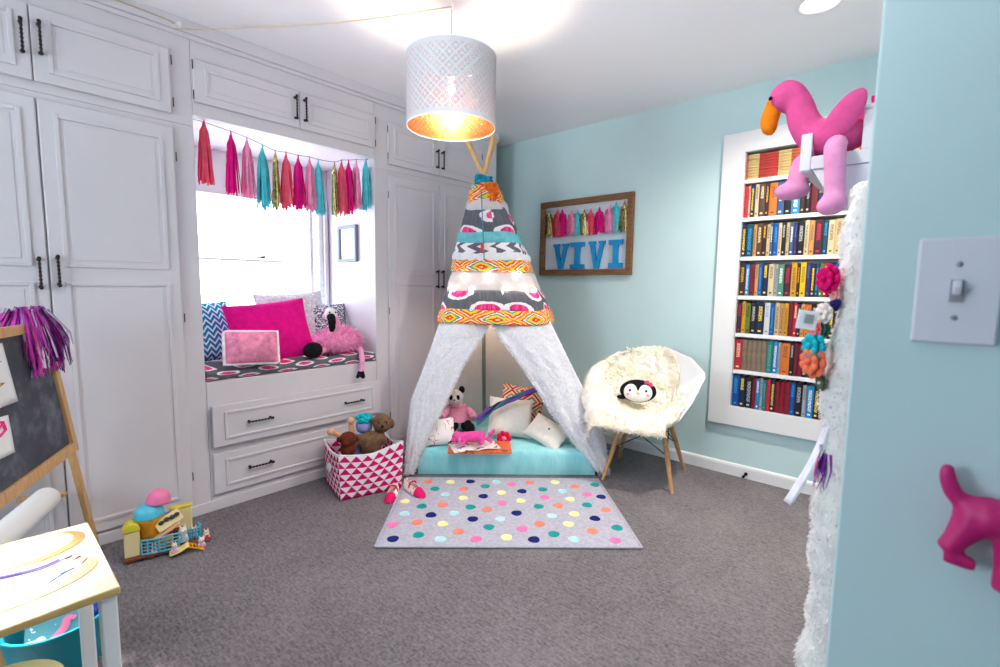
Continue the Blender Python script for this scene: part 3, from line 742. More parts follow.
# tie cord at the neck
b = MB()
for j in range(6):
    z = zf(190)+(zf(178)-zf(190))*j/5; R0 = .068-.003*j; c = TPX.lerp(V((.6, -.75, 0)), 1-z/TPX.z)
    b.tube([c+V((R0*math.cos(a), R0*math.sin(a), .009*math.sin(a*2+j))) for a in [2*PI*i/20 for i in range(21)]], .010, 8)
b.build('neck_tie', fab('teal_and_blue_rag', (36, 140, 170), var=.45, vscale=34), tp)
b = MB(); q = FP(488, 193)+tn*.088
for i in range(16): b.tube(spline([q, q+TU*rnd(-.03, .06)+V((0, 0, rnd(-.01, .03))), q+TU*rnd(.0, .06)+V((0, 0, -rnd(.02, .09)))+tn*.01], 4), [.012]*4+[.014]*4+[.006], 6, flat=.4)
b.build('fabric_knot', fab('orange_rag', (232, 104, 36), var=.35, vscale=40), tp)
b = MB(); q0, q1 = FP(481, 195)+tn*.10, FP(484, 263)+tn*.095
b.tube([q0, q0.lerp(q1, .5)+tn*.02, q1], .0035, 6); q = FP(482, 247)+tn*.105; b.cur = 1
for i in range(12): b.strand([q+TU*rnd(-.008, .008), q+TU*rnd(-.014, .014)-TZ*.06], .008, TU)
b.build('hanging_cord', [pm('blue_cord', (70, 130, 160), .9), fab('orange_tassel', (236, 96, 44))], tp, auto=0)
# skirt of the teepee: sides and back, open to the front
zb = zf(318)
def skirt(a, e):
    z = zb+.03-(zb+.02)*e; r = ringpts(max(z, .012), .020)
    k = 3+a*24; i = int(k); t = k-i; p = r[i % 30].lerp(r[(i+1) % 30], t)
    c = sum(r, V())/30; p = p+(p-c).normalized()*.006*math.sin(a*46)*e
    p.x = max(p.x, .03); p.y = min(p.y, -.026); return V((p.x, p.y, max(z, .012)))
MB().grid(skirt, 96, 24, uvf=lambda a, e: (a*3, e)).build('rear_cloth', sheer(fab('white_cotton_sheet', (236, 232, 234), var=.03, vscale=9, bmp=.35, bscale=40), .22), tp, auto=0)
def curve(P, t):
    k = t*(len(P)-1); i = min(int(k), len(P)-2); f = k-i; return (P[i][0]*(1-f)+P[i+1][0]*f, P[i][1]*(1-f)+P[i+1][1]*f)
def drape(outer, inner, side):
    b = MB(); smp = []
    def fn(s, t):
        o_ = FP(*curve(outer, t)); i_ = FP(*curve(inner, t))
        s2 = (s-.16)/.84
        if s2 < 0:  # wraps back around the pole
            q = o_-tn*(.10*(-s2/.19))+(-side)*TU*0+side*TU*(-.0); q = q+TU*(side*-.01*math.sin(PI*min(1, -s2/.19)))
            k = o_+tn*.012; return k.lerp(q, min(1, -s2/.19)) if True else q
        p = o_.lerp(i_, s2)
        f = .018+.030*math.sin(PI*min(1, s2*1.05))*(.6+.4*t)+.009*math.sin(s2*19+2*math.sin(t*5))*t+.006*noise.noise(V((s2*6, t*14, side)))
        p = p+tn*f; p.z = max(p.z, .008); 
        return p
    b.grid(fn, 36, 60)
    o = b.build('front_drape', m_chen, tp, solid=.008, auto=0)
    h = MB()
    for i in range(5200):
        s, t = rnd(.02, 1.0), rnd(.0, 1); p = V(fn(s, t)); smp.append((p, tn+TU*rnd(-.5, .5)))
    for t in [i/140 for i in range(141)]:
        for _ in range(4): smp.append((V(fn(1.0, t)), tn*.3+TU*(-side*-1.0)))
    shag(h, smp, .017, .007, .6, .9, 2)
    h.build('chenille_tufts', m_chen, o, auto=0)
drape([(441, 321), (431, 350), (421, 378), (412, 400), (408, 432), (405, 473)], [(490, 322), (480, 338), (463, 365), (446, 401), (430, 433), (413, 473)], 1)
drape([(549, 321), (563, 350), (578, 380), (594, 411), (605, 442), (609, 474)], [(492, 322), (502, 341), (520, 363), (537, 389), (555, 418), (594, 470)], -1)
# string of warm lights on the white band
t = thing('string_lights', 'string of small warm glowing lights on the white teepee band', 'string lights', FP(484, 280)+tn*.0)
bl = [(452, 288), (463, 276), (470, 287), (482, 275), (495, 286), (507, 273), (511, 284), (522, 288)]
def on_ring(k, z, off):
    r = ringpts(z, off); i = math.floor(k); return r[i % 30].lerp(r[(i+1) % 30], k-i)
pts = [on_ring(k, zf(y), .0655) for k, y in ((-2.9, 288), (-2.1, 277), (-1.5, 288), (-.6, 276), (.3, 287), (1.1, 274), (1.5, 285), (2.6, 289))]
ins = []  # more bulbs added inside to brighten the teepee interior
for k in range(9):
    z = .95-.02*(k % 3); r = ringpts(z, -.05); ins.append(r[(4+k*3) % 30])
MB().tube(spline(pts+ins, 4), .0015, 6).build('wire', pm('clear_wire', (220, 214, 208), .5), t)
m_led = pm('warm_led', (255, 226, 190), .5, emit=300)
for p in pts+ins: MB().ell(p, .0065, nu=10, nv=6).build('light_bulb', m_led, t)

# mattress with a teal sheet, and what lies on it
MZ = .160
def tealsheet():
    m, nt, b = new('teal_minky_sheet', .85, .15)
    o = oxyz(nt); n = noi(nt, 1.0, 3, vec=vec3(nt, o[0]*9, o[1]*9, o[2]*3)); n2 = noi(nt, 70, 3)
    base(nt, b, ramp(nt, n, [(.3, (128, 206, 216)), (.7, (166, 226, 232))], 'LINEAR')); bump(nt, b, n*1.0+n2*.06, .8, .035); return m
poly = [(.400, -1.418), (1.228, -.645), (.925, -.10), (.135, -.44), (.115, -1.04)]
b = MB(); N = 0
cx, cy = sum(p[0] for p in poly)/5, sum(p[1] for p in poly)/5
out = []
for i in range(5):
    a, c = V((*poly[i], 0)), V((*poly[(i+1) % 5], 0))
    for t_ in [k/12 for k in range(12)]: out.append(a.lerp(c, t_))
prof = [(1, .004), (1.0, .02), (1.008, .06), (1.004, MZ-.035), (.99, MZ-.012), (.965, MZ-.002), (.9, MZ), (.6, MZ), (.3, MZ), (0.01, MZ)]
def mfn(a, e):
    k = e*(len(prof)-1); i = min(int(round(k)), len(prof)-1); s, z = prof[i]; p = out[int(round(a*60)) % 60]
    q = V((cx+(p.x-cx)*s, cy+(p.y-cy)*s, z)); q.z += .003*noise.noise(V((q.x*9, q.y*9, 0)))*(1 if i > 4 else 0); return q
b.grid(mfn, 60, len(prof)-1, cu=True); b.face([i for i in range(60)][::-1])
tag(b.build('floor_mattress', tealsheet(), auto=60), 'low mattress in a teal sheet on the floor inside the teepee', 'mattress')
def TM(px, py, z=MZ): return W(px, py, 2, z)
def TL(p, a, b_, c): return V(p)+TU*a-TN*b_+TZ*c          # right, towards the front, up
RU = Matrix((TU, TZ, -TN)).transposed()                     # pillow frame facing the front
def tilt(r, yaw=0, lean=0): return RU@Euler((lean, yaw, 0)).to_matrix()@Euler((0, 0, r)).to_matrix()
pb = TM(516, 441)
t = thing('scatter_pillow', 'plain white pillow with fringe, propped inside the teepee', 'pillow', pb)
pillow('pillow_body', TL(pb, -.035, -.085, .140), .31, .27, .11, tilt(-.12, .1, -.38), fab('offwhite_cotton', (236, 230, 224), var=.03), parent=t)
pillow('scatter_pillow', TL(pb, .055, -.23, .180), .32, .30, .10, tilt(-.15, -.1, -.3), multi(), 'orange and teal diamond patterned pillow behind the white one in the teepee')
pb2 = TM(549, 447)
t = thing('scatter_pillow', 'off-white pillow with a dark dot, lying against right drape inside teepee', 'pillow', pb2)
Rw = tilt(-.5, -.3, -.85)
pillow('pillow_body', TL(pb2, -.005, -.08, .075), .28, .19, .09, Rw, fab('offwhite_cotton', (236, 230, 224)), parent=t)
MB().ell(TL(pb2, .005, -.045, .105), (.009, .009, .009), nu=10, nv=6).build('button', m_black, t)
ph = TM(440, 447)
t = thing('scatter_pillow', 'small white pillow with red and pink scribbled shapes behind left drape', 'pillow', ph)
def heartcloth():
    m, nt, b = new('white_cotton_with_red_scribbles', .95, .1)
    u, v = uv(nt); n = noi(nt, 16, 1, vec=vec3(nt, u, v)); n2 = noi(nt, 11, 1, vec=vec3(nt, v+3.0, u))
    k = ((n-.5).ab().lt(.018))*(n2.gt(.47))
    base(nt, b, mix(nt, k, (240, 236, 238), mix(nt, n2.gt(.56), (214, 60, 96), (226, 120, 92)))); return m
pillow('pillow_body', TL(ph, -.015, -.05, .085), .22, .18, .09, tilt(.05, .15, -.45), heartcloth(), parent=t)
# panda in a pink dress
pp = TM(465, 431)
t = thing('plush_panda', 'plush panda in a pink dress sitting inside the teepee', 'soft toy', pp)
L = lambda a, b_, c: TL(pp, a*1.25, b_*1.25, c*1.25)
blob('body', [('e', L(-.03, -.03, .07), (.076, .076, .09)), ('t', [L(-.04, -.03, .12), L(-.055, -.03, .165)], .042), ('e', L(-.06, -.02, .195), (.065, .062, .058)), ('e', L(-.06, .022, .186), (.028, .026, .023))], m_white, t, .007)
for s, q in ((-1, 0), (1, 1)):
    blob('leg', [('t', [L(-.03+.03*s, .0, .045), L(-.03+.055*s, .06, .038), L(-.03+.062*s, .095, .036)], [.042, .038, .035]), ('e', L(-.03+.064*s, .105, .05), (.034, .026, .042))], m_black, t, .007)
    blob('arm', [('t', [L(-.04+.05*s, -.02, .125), L(-.04+.085*s, .02, .10), L(-.04+.09*s, .045, .085)], [.025, .029, .027])], m_fpink, t, .006)
    b = MB(); b.ell(L(-.06+.04*s, -.025, .238), (.026, .016, .026)); b.build('ear', m_black, t)
    b = MB(); b.ell(L(-.06+.02*s, .026, .203), (.015, .010, .019)); b.build('eye_patch', m_black, t)
b = MB(); b.ell(L(-.06, .042, .192), (.008, .006, .006)); b.build('nose', m_black, t)
b = MB(); b.lathe([(.036, .085), (.05, .06), (.064, .03), (.078, .0)], 24, Matrix.Translation(L(-.035, -.03, .065))@Matrix.Scale(1.27, 4)); b.lathe([(.04, .0), (.052, -.005), (.04, -.01)], 20, Matrix.Translation(L(-.05, -.03, .152))@Matrix.Scale(1.27, 4))
b.build('dress', fab('pink_dress_cotton', (238, 158, 190)), t, solid=.004)
# books
po = TM(479, 449)
Rb = Matrix((TU, TN, TZ)).transposed()
t = thing('picture_book', 'large orange board book lying flat on the teal mattress', 'book', po)
def orangecover():
    m, nt, b = new('orange_illustrated_cover', .5, .35); n = noi(nt, 26, 2)
    base(nt, b, ramp(nt, n, [(0, (120, 66, 90)), (.36, (226, 110, 58)), (.60, (214, 84, 50)), (.68, (70, 70, 96))])); return m
MB().box(TL(po, .005, 0, .0125), (.40, .21, .014), Rb).build('cover', orangecover(), t, smooth=False, bevel=.002)
MB().box(TL(po, .005, -.002, .0045), (.39, .20, .009), Rb).build('pages', m_pages, t, smooth=False)
pob = TL(po, -.03, .02, .0205)
t = thing('picture_book', 'white open picture book resting on the orange board book', 'book', pob)
def artpage():
    m, nt, b = new('illustrated_page', .6, .2); n = noi(nt, 24, 2); base(nt, b, ramp(nt, n, [(0, (60, 80, 90)), (.38, (236, 232, 226)), (.6, (240, 200, 190)), (.66, (70, 60, 70))])); return m
Rk = Rb@Euler((0, 0, .28)).to_matrix()
for s in (-1, 1):
    b = MB(); c0 = pob+V((0, 0, .001))
    def pg(a, e, s=s): x = s*a*.15; return c0+Rk@V((x, (e-.5)*.17, .004+.010*math.sin(PI*min(1, a*1.2))*(1-a*.6)))
    b.grid(pg, 12, 6, flip=(s < 0)); b.build('page', artpage(), t, solid=.004, auto=0)
# pink plush dog on the books
pd = TL(pob, -.010, -.0, .032)
t = thing('plush_dog', 'small hot pink plush dog lying on the open book', 'soft toy', pd-V((0, 0, .012)))
m_hot = fab('hot_pink_plush', (232, 80, 162), var=.1, vscale=40, bmp=.5, bscale=120)
L = lambda a, b_, c: TL(pd, a*1.2, b_*1.2, c*1.15)
blob('body', [('t', [L(-.055, .0, .028), L(0, -.005, .030), L(.06, -.015, .028)], [.032, .036, .034]), ('e', L(-.08, .012, .034), (.038, .038, .034)), ('t', [L(-.085, .02, .03), L(-.108, .04, .018)], .016), ('t', [L(-.04, .015, .018), L(-.05, .055, .006)], .012), ('t', [L(.05, .005, .018), L(.045, .05, .006)], .013), ('t', [L(.075, -.01, .02), L(.10, .02, .006)], .013), ('t', [L(.082, -.015, .035), L(.104, -.02, .05), L(.115, -.015, .068)], [.0135, .0115, .009])], m_hot, t, .0055)
each('ear', fab('light_pink_plush', (240, 132, 188)), t, [(L(-.068, .048, .026), (.013, .008, .026)), (L(-.085, -.018, .040), (.013, .008, .024))])
MB().ell(L(-.115, .046, .018), .007, nu=10, nv=6).build('nose', m_black, t); MB().ell(L(-.098, .036, .044), .004, nu=8, nv=6).build('eye', m_black, t)
# yarn braid and flower
gq = (CAM-pb); gq.z = 0; gq.normalize()
QP = [WP(x, y, pb+gq*o, gq) for x, y, o in ((478, 421, .10), (489, 411, .07), (503, 403, .015), (519, 396, -.005), (538, 389, -.03))]
b = MB()
for i in range(26):
    b.cur = min(2, i//9) if i < 24 else 2; ph_ = 2*PI*i/26; rr = .006+.011*((i*7) % 5)/5
    b.tube([p+V((0, 0, rr*math.sin(ph_+j*.35)*(1.9 if j < 6 else 1)))+TU*rr*math.cos(ph_+j*.35)-TN*rr*.5*math.sin(ph_*2) for j, p in enumerate(spline(QP, 5))], .0052, 5)
tag(b.build('yarn_braid', [fab('purple_yarn', (112, 78, 160)), fab('blue_teal_yarn', (60, 112, 136)), fab('dark_navy_yarn', (40, 36, 58))], smooth=True), 'purple, teal and navy yarn braid lying across the white teepee pillow', 'braid')
pf = TL(pb, -.085, .035, .035)
t = thing('felt_flower', 'red and pink felt flower beside the white pillow on the mattress', 'flower', pf-V((0, 0, .034)))
b = MB()
for i in range(7):
    a = 2*PI*i/7; b.ell(pf+TU*.034*math.cos(a)+TZ*.030*math.sin(a)-TN*rnd(.0, .012), (.022, .010, .020))
b.build('petals', fab('red_felt', (222, 36, 84)), t)
b = MB(); b.ell(pf-TN*.016, .016); b.build('centre', fab('light_pink_plush', (240, 132, 188)), t)

# ================================================================== RUG with dots
RC = [V((.405, -1.515, 0)), V((1.283, -.697, 0)), V((1.841, -1.252, 0)), V((.935, -2.092, 0))]
NC = {'co': (240, 138, 112), 'ye': (242, 236, 166), 'na': (26, 36, 104), 'aq': (178, 220, 226), 'pi': (242, 120, 176), 'te': (26, 148, 144)}
def rugbase():
    m, nt, b = new('pale_grey_wool_rug', .95, .05); n = noi(nt, 60, 3); base(nt, b, ramp(nt, n, [(.3, (164, 162, 176)), (.7, (186, 184, 198))], 'LINEAR')); bump(nt, b, n, .4, .004); return m
b = MB(); RT = .012
def rfn(a, e):
    p = RC[0].lerp(RC[1], a).lerp(RC[3].lerp(RC[2], a), e); k = min(a, 1-a, e, 1-e)
    z = RT+.0012*noise.noise(V((p.x*6, p.y*6, 1))); return V((p.x, p.y, z if k > .004 else .003))
b.grid(rfn, 70, 44, flip=True)
o_ = len(b.v); b.v += [V((p.x, p.y, .001)) for p in RC]; b.face([o_, o_+1, o_+2, o_+3])
for i in range(4):
    a, c = RC[i], RC[(i+1) % 4]; b.tube([V((a.x, a.y, .007)), V((c.x, c.y, .007))], .006, 8)
keys = list(NC); DOTS = '''227,73,co 302,73,ye 368,72,na 456,73,aq 505,81,pi 566,75,co 650,74,ye 717,89,co 783,83,te 250,96,te 346,97,co 417,88,te 609,98,te 540,104,na 472,109,ye 674,104,aq 756,115,pi 804,123,na 284,115,aq 344,127,ye 411,121,na 473,143,pi 536,136,ye 616,125,pi 700,131,ye 150,138,ye 206,154,te 276,149,co 368,157,te 423,165,co 595,155,te 661,151,co 757,150,te 819,166,co 149,179,aq 237,183,na 313,178,aq 376,197,na 468,197,aq 522,177,na 640,187,aq 714,180,ye 783,195,na 109,217,pi 190,208,co 276,213,ye 328,238,co 430,224,te 540,230,pi 598,213,co 695,214,ye 857,226,te 110,263,na 195,250,te 268,264,aq 387,264,pi 488,258,ye 580,265,na 646,247,te 713,265,aq 775,237,co 851,268,pi'''
for d in DOTS.split():
    x, y, k = d.split(','); p = W(360+float(x)*.3, 460+float(y)*.3, 2, RT); b.cur = 1+keys.index(k); o_ = len(b.v); n = 20
    for r, z in ((.0285, RT-.001), (.027, RT+.0022), (0.014, RT+.0028)):
        for i in range(n): a = 2*PI*i/n; j = 1+.05*math.sin(3*a+p.x*50); b.v.append(V((p.x+r*j*math.cos(a), p.y+r*j*math.sin(a), z)))
    for q in range(2):
        for i in range(n): b.face([o_+q*n+i, o_+q*n+(i+1) % n, o_+(q+1)*n+(i+1) % n, o_+(q+1)*n+i])
    b.face([o_+2*n+i for i in range(n)])
tag(b.build('rug', [rugbase()]+[fab('rug_dot_'+k, NC[k]) for k in keys], auto=30), 'pale grey rug with colourful dots in front of the teepee', 'rug')

# ================================================================== TRIANGLE BASKET AND TOYS IN IT
B1, B2, B3 = V((.385, -1.948, 0)), V((.490, -1.618, 0)), V((.092, -1.872, 0)); B4 = B2+B3-B1
bc = (B1+B4)/2
t = thing('fabric_basket', 'white fabric storage basket with magenta triangles, full of soft toys', 'basket', bc)
def tri_cloth():
    m, nt, b = new('magenta_triangle_canvas', .9, .1); u, v = uv(nt)
    row = (v/.036); fv = row.fr(); fu = ((u/.060)+((row.fl()*.5).fr())).fr()
    k = ((fu-.5).ab()*.96).lt((fv*-1.0+1.0)*.5)
    base(nt, b, mix(nt, k, (238, 228, 234), (206, 20, 104))); return m
BP = [B1, B2, B4, B3]; per = [0]
for i in range(4): per.append(per[-1]+(BP[(i+1) % 4]-BP[i]).length)
def bfn(a, e):
    k = a*4; i = int(k) % 4; f = k-int(k); p = BP[i].lerp(BP[(i+1) % 4], f); c = bc
    q = p-c; sag = math.sin(PI*f); ctr = {0: .012, 1: .004, 2: .004, 3: .008}[i]
    q = q*(1+.06*e+.03*sag*math.sin(PI*e)); zt = .262-.022*sag+(.022 if (i == 0 and f > .5) or (i == 1 and f < .5) else 0)*abs(math.cos(PI*f))
    return c+q+V((0, 0, .003+zt*e))
b = MB().grid(bfn, 64, 16, cu=True, uvf=lambda a, e: (per[int(min(a, .9999)*4)]+(per[int(min(a, .9999)*4)+1]-per[int(min(a, .9999)*4)])*(a*4-int(min(a, .9999)*4)), .255*e))
o_ = len(b.v); 
for i in range(64): b.v.append(V(bfn(i/64, 0)))
b.face([o_+i for i in range(64)][::-1])
b.build('basket_body', tri_cloth(), t, solid=.007, auto=50)
b = MB(); b.tube([V(bfn(i/64, 1)) for i in range(65)], .0055, 8); b.build('rim_binding', fab('white_canvas', (238, 234, 238)), t)
hm = V(bfn(.875, .55)); hd = (B1-B3).normalized(); hn = V((hd.y, -hd.x, 0)); hn = hn if hn.dot(hm-bc) > 0 else -hn
b = MB()
b.grid(lambda a, e: hm+hd*((a-.5)*.075)+hn*(.006+.012*math.sin(PI*e))+V((0, 0, (e-.5)*.05+.008*math.sin(PI*a))), 10, 8); b.build('side_handle', fab('white_canvas', (238, 234, 238)), t, solid=.004, auto=0)
def BK(px, py, back=0):
    g = (CAM-bc); g.z = 0; g.normalize(); return WP(px, py, bc-g*back, g)
bg = (CAM-bc); bg.z = 0; bg.normalize(); bu = V((-bg.y, bg.x, 0))
m_brnp = fab('brown_plush', (112, 86, 66), var=.22, vscale=50, bmp=.7, bscale=90)
h = BK(382, 423, .02); s = BK(370, 440, .0)
t = thing('plush_bear', 'shaggy brown plush bear sitting in the triangle basket', 'soft toy', s-V((0, 0, .10)))
blob('body', [('e', s+V((0, 0, -.03)), (.062, .062, .085)), ('e', h, (.056, .056, .060)), ('e', h+bg*.035+V((0, 0, -.012)), (.030, .030, .026)), ('e', h+bu*.056+V((0, 0, -.008)), (.020, .020, .032)), ('e', h-bu*.05+V((0, 0, .02)), (.018, .018, .02)), ('t', [s-bu*.04+V((0, 0, .02)), s-bu*.085+bg*.02+V((0, 0, .0)), s-bu*.11+bg*.04+V((0, 0, -.03))], [.03, .026, .024]), ('t', [s+bu*.04+V((0, 0, .02)), s+bu*.075+V((0, 0, .0)), s+bu*.085+V((0, 0, -.03))], [.026, .024, .02])], m_brnp, t, .007)
MB().ell(h+bg*.063+V((0, 0, -.004)), (.009, .009, .007)).build('nose', m_black, t); each('eye', m_black, t, [(h+bg*.05-bu*.02+V((0, 0, .018)), .0055), (h+bg*.05+bu*.024+V((0, 0, .018)), .0055)], nu=8, nv=6)
h = BK(348, 439, -.045)
t = thing('plush_monkey', 'round chestnut plush head peeking over front of triangle basket', 'soft toy', h-V((0, 0, .10)))
blob('body', [('e', h, (.050, .050, .044)), ('e', h+V((0, 0, -.06)), (.045, .045, .05)), ('e', h+bg*.035-bu*.012+V((0, 0, -.012)), (.024, .022, .018))], fab('chestnut_plush', (104, 48, 34), var=.2, vscale=50, bmp=.6), t, .007)
each('ear', fab('chestnut_plush', (104, 48, 34)), t, [(h-bu*.05, (.014, .014, .016)), (h+bu*.05, (.014, .014, .016))])
h = BK(334, 434, .01); m_skin = pm('doll_vinyl', (222, 168, 132), .5, .3)
t = thing('toy_doll', 'doll with bare feet up and blue dress lying in triangle basket', 'doll', h+bu*.07-V((0, 0, .10)))
f1, f2 = BK(331, 432, .0), BK(351, 421, .05)
hip = BK(352, 440, .05)+V((0, 0, -.03))
for f in (f1, f2):
    blob('leg', [('t', [hip, hip.lerp(f, .55)+V((0, 0, .012)), f], [.021, .018, .014]), ('e', f+bg*.010+V((0, 0, .004)), (.017, .024, .022))], m_skin, t, .005)
b = MB(); b.lathe([(.022, .06), (.034, .03), (.052, -.02), (.048, -.07)], 20, Matrix.Translation(hip+bu*.015)); b.build('dress', fab('periwinkle_cotton', (132, 150, 214)), t, solid=.004)
h = BK(364, 419, .06)
t = thing('pompom_toy', 'turquoise frilly pompom toy at back of the triangle basket', 'soft toy', h-V((0, 0, .06)))
b = MB()
for i in range(34):
    a, z = rnd(0, 2*PI), rnd(-1, 1); k = math.sqrt(1-z*z); b.ell(h+V((k*math.cos(a), k*math.sin(a), z*.6))*.04, .015, nu=8, nv=6)
b.build('frills', fab('turquoise_tulle', (34, 176, 186)), t)
b = MB(); b.ell(h+V((0, 0, -.04)), (.05, .05, .05)); b.build('body', fab('lavender_cotton', (150, 150, 210)), t)

# slippers
def spotted():
    if 'spotted' in MATS: return MATS['spotted']
    m, nt, b = new('cream_knit_with_pink_spots', .95, .1); n = nd(nt, 'ShaderNodeTexVoronoi'); n.inputs['Scale'].default_value = 48
    tc_ = nd(nt, 'ShaderNodeTexCoord'); nt.links.new(tc_.outputs['Object'], n.inputs['Vector'])
    base(nt, b, mix(nt, E(nt, n.outputs['Distance']).lt(.27), (238, 228, 218), (226, 70, 124))); bump(nt, b, noi(nt, 120, 3), .4, .004); MATS['spotted'] = m; return m
def slipper(toe, heel, label):
    toe, heel = V(toe), V(heel); c = (toe+heel)/2; d = (toe-heel); Ls = d.length; d.normalize(); sd = V((-d.y, d.x, 0))
    t = thing('slipper', label, 'slipper', c, 0, 'slippers by the basket')
    z0 = c.z+.001
    def half(u): return .030*(1-abs(2*u-1)**3.2)**.5*(.82+.28*u)
    m_k = spotted()
    b = MB()
    def fn(a, e):     # shell from sole to the ankle opening
        th = 2*PI*a; u = .5+.5*math.cos(th)*1.0; w = half(min(.999, max(.001, u)))*(1 if math.sin(th) >= 0 else -1)
        if abs(math.sin(th)) < .02: w = 0
        k = e; ins = 1-.42*k**2; toecov = 1 if u < .55 else 1-.0
        x = heel+d*(Ls*(u if u < .5 else .5+(u-.5)*(1-.55*k**2)))
        return V((x.x, x.y, z0))+sd*w*ins+V((0, 0, .045*k*(1-.25*u)))
    b.grid(fn, 40, 8, cu=True); o_ = len(b.v)
    for i in range(40): b.v.append(V(fn(i/40, 0)))
    b.face([o_+i for i in range(40)][::-1])
    b.build('upper', m_k, t, solid=.004, auto=0)
    b = MB()
    def cap(a, e):
        u = .70+.31*a; w = half(min(u, .9995))*1.05; ang = PI*e
        return V((0, 0, z0))+V(((heel+d*Ls*u).x, (heel+d*Ls*u).y, 0))+sd*w*math.cos(ang)+V((0, 0, (.042-.012*a)*math.sin(ang)*(1-a**3*.85)))
    b.grid(cap, 12, 16); b.build('toe_cap', fab('raspberry_suede', (220, 30, 100)), t, solid=.003, auto=0)
    b = MB(); b.tube(spline([heel+d*Ls*.42+sd*s_*.026+V((0, 0, z_+.003)) for s_, z_ in ((-1, .02), (-.7, .048), (0, .054), (.7, .048), (1, .02))], 4), .005, 8); b.build('strap', fab('raspberry_suede', (220, 30, 100)), t)
slipper(W(388, 504, 2, 0), W(396.5, 489, 2, 0), 'cream and raspberry child slipper on the carpet in front of the triangle basket')
slipper(W(424, 498, 2, .016), W(405, 486, 2, .016), 'cream and raspberry child slipper on the left corner of the dotted rug')

# ================================================================== SHELL CHAIR, SHEEPSKIN, PENGUIN
chp, chr_ = V((1.452, -.41, 0)), .216
CM = Matrix.Translation(chp)@Matrix.Rotation(chr_, 4, 'Z')
SR = [(0, -.275, .405, .19, .010, 0), (.07, -.262, .425, .235, .03, 0), (.2, -.18, .425, .29, .13, 0), (.33, -.07, .408, .320, .25, .01), (.46, .03, .405, .325, .272, .02), (.58, .12, .435, .320, .24, .04), (.70, .19, .53, .310, .16, .07), (.82, .225, .64, .275, .08, .09), (.92, .25, .75, .225, .015, .08), (1, .268, .812, .165, -.035, .06)]
def srow(s):
    s = max(0, min(1, s))
    for i in range(len(SR)-1):
        if SR[i][0] <= s <= SR[i+1][0]:
            f = (s-SR[i][0])/(SR[i+1][0]-SR[i][0]); f = f*f*(3-2*f)*.5+f*.5
            return [SR[i][k]*(1-f)+SR[i+1][k]*f for k in range(1, 6)]
def shell(s, w):
    y, z, hw, ri, wr = srow(s); aw = abs(w)
    x = hw*(w if aw < .8 else math.copysign(.8+(aw-.8)*1.1, w)); zz = z+ri*aw**2.3; yy = y-wr*aw**2
    if .25 < s < .62 and aw > .9: zz -= .01*(aw-.9)/.1
    return V((x, yy, zz))
t = thing('shell_armchair', 'white moulded shell armchair on wooden dowel legs by the aqua wall', 'chair', chp, chr_)
m_sh = pm('white_moulded_plastic', (232, 234, 238), .35, .4)
MB().grid(lambda a, e: CM@shell(e, 2*a-1), 36, 44).build('seat_shell', m_sh, t, solid=.006, auto=0)
m_beech = wood('beech', (176, 124, 80), (208, 158, 110), 2)
FT = {(-1, -1): V((1.303, -.672, 0)), (1, -1): V((1.705, -.569, 0)), (1, 1): V((1.614, -.145, 0)), (-1, 1): V((1.199, -.263, 0))}
tops = {}
for (sx, sy), f in FT.items():
    q = CM@V((sx*.125, sy*.095, .365)); tops[(sx, sy)] = q
    l = MB().tube([f+V((0, 0, .001)), f.lerp(q, .5), q], [.0105, .015, .0165], 14).build('leg', m_beech, t)
    MB().tube([q+V((0, 0, -.012)), q+V((0, 0, .01)), CM@V((sx*.115, sy*.085, .395))], [.010, .009, .008], 10).build('leg_bracket', m_iron, l)
m_rod = pm('black_wire', (30, 34, 44), .4, .5, metal=.5)
b = MB()
for a, c in (((-1, -1), (1, -1)), ((1, -1), (1, 1)), ((1, 1), (-1, 1)), ((-1, 1), (-1, -1))):
    fa, fc = FT[a], FT[c]; b.tube([tops[a], fc.lerp(tops[c], .55)], .0035, 8); b.tube([tops[c], fa.lerp(tops[a], .55)], .0035, 8)
for a, c in (((-1, -1), (1, 1)), ((1, -1), (-1, 1))): b.tube([tops[a]+V((0, 0, .01)), tops[c]+V((0, 0, .01))], .004, 8)
b.build('wire_braces', m_rod, t)
# sheepskin
def skin(s, w):
    ws = max(-1, min(1, w)); p = shell(s, ws); e = .002
    n = (shell(min(1, s+e), ws)-shell(max(0, s-e), ws)).cross(shell(s, min(1, ws+e))-shell(s, max(-1, ws-e)))
    n = n.normalized() if n.length > 0 else V((0, 0, 1))
    if n.z < 0 and s < .6: n = -n
    if s >= .6 and n.y > 0: n = -n
    q = noise.voronoi(V((p.x*16, p.y*16, p.z*16)))[0][0]; q2 = noise.voronoi(V((p.x*38, p.y*38, p.z*38)))[0][0]; thick = .040+.020*noise.noise(V((s*6, w*4, 2)))-.020*q-.012*q2
    if s < 0:
        k = -s; f = min(1, k*9); p = V((p.x*1.05, p.y-.035*f, p.z+.010*(1-f)-max(0, k-.03)*.62)); n = n.lerp(V((0, -1, .15)), f).normalized()
    if w < -1:
        k = -w-1; f = min(1, k*8); p = p+V((-.032*f, 0, -max(0, k-.03)*.62)); n = n.lerp(V((-1, -.25, .15)), f).normalized(); thick += .008*f
    if s > 1: k = s-1; p = p+V((0, .03*min(1, k*12), -k*.5)); n = n.lerp(V((0, .6, 1)), min(1, k*12)).normalized()
    return CM@(p+n*thick), (CM.to_3x3()@n)
def wmaxs(s): return .93 if s < .22 else (.93-.40*min(1, (s-.22)/.38) if s < .6 else .53+.25*(s-.6))
def wmins(s): return -1.17 if s < .72 else -1.17+(s-.72)*.55
def sk(a, e):
    s = -.105+1.10*e; w0, w1 = wmins(s), wmaxs(s)+.04*math.sin(s*17); w = w0+(w1-w0)*a; return skin(s, w)
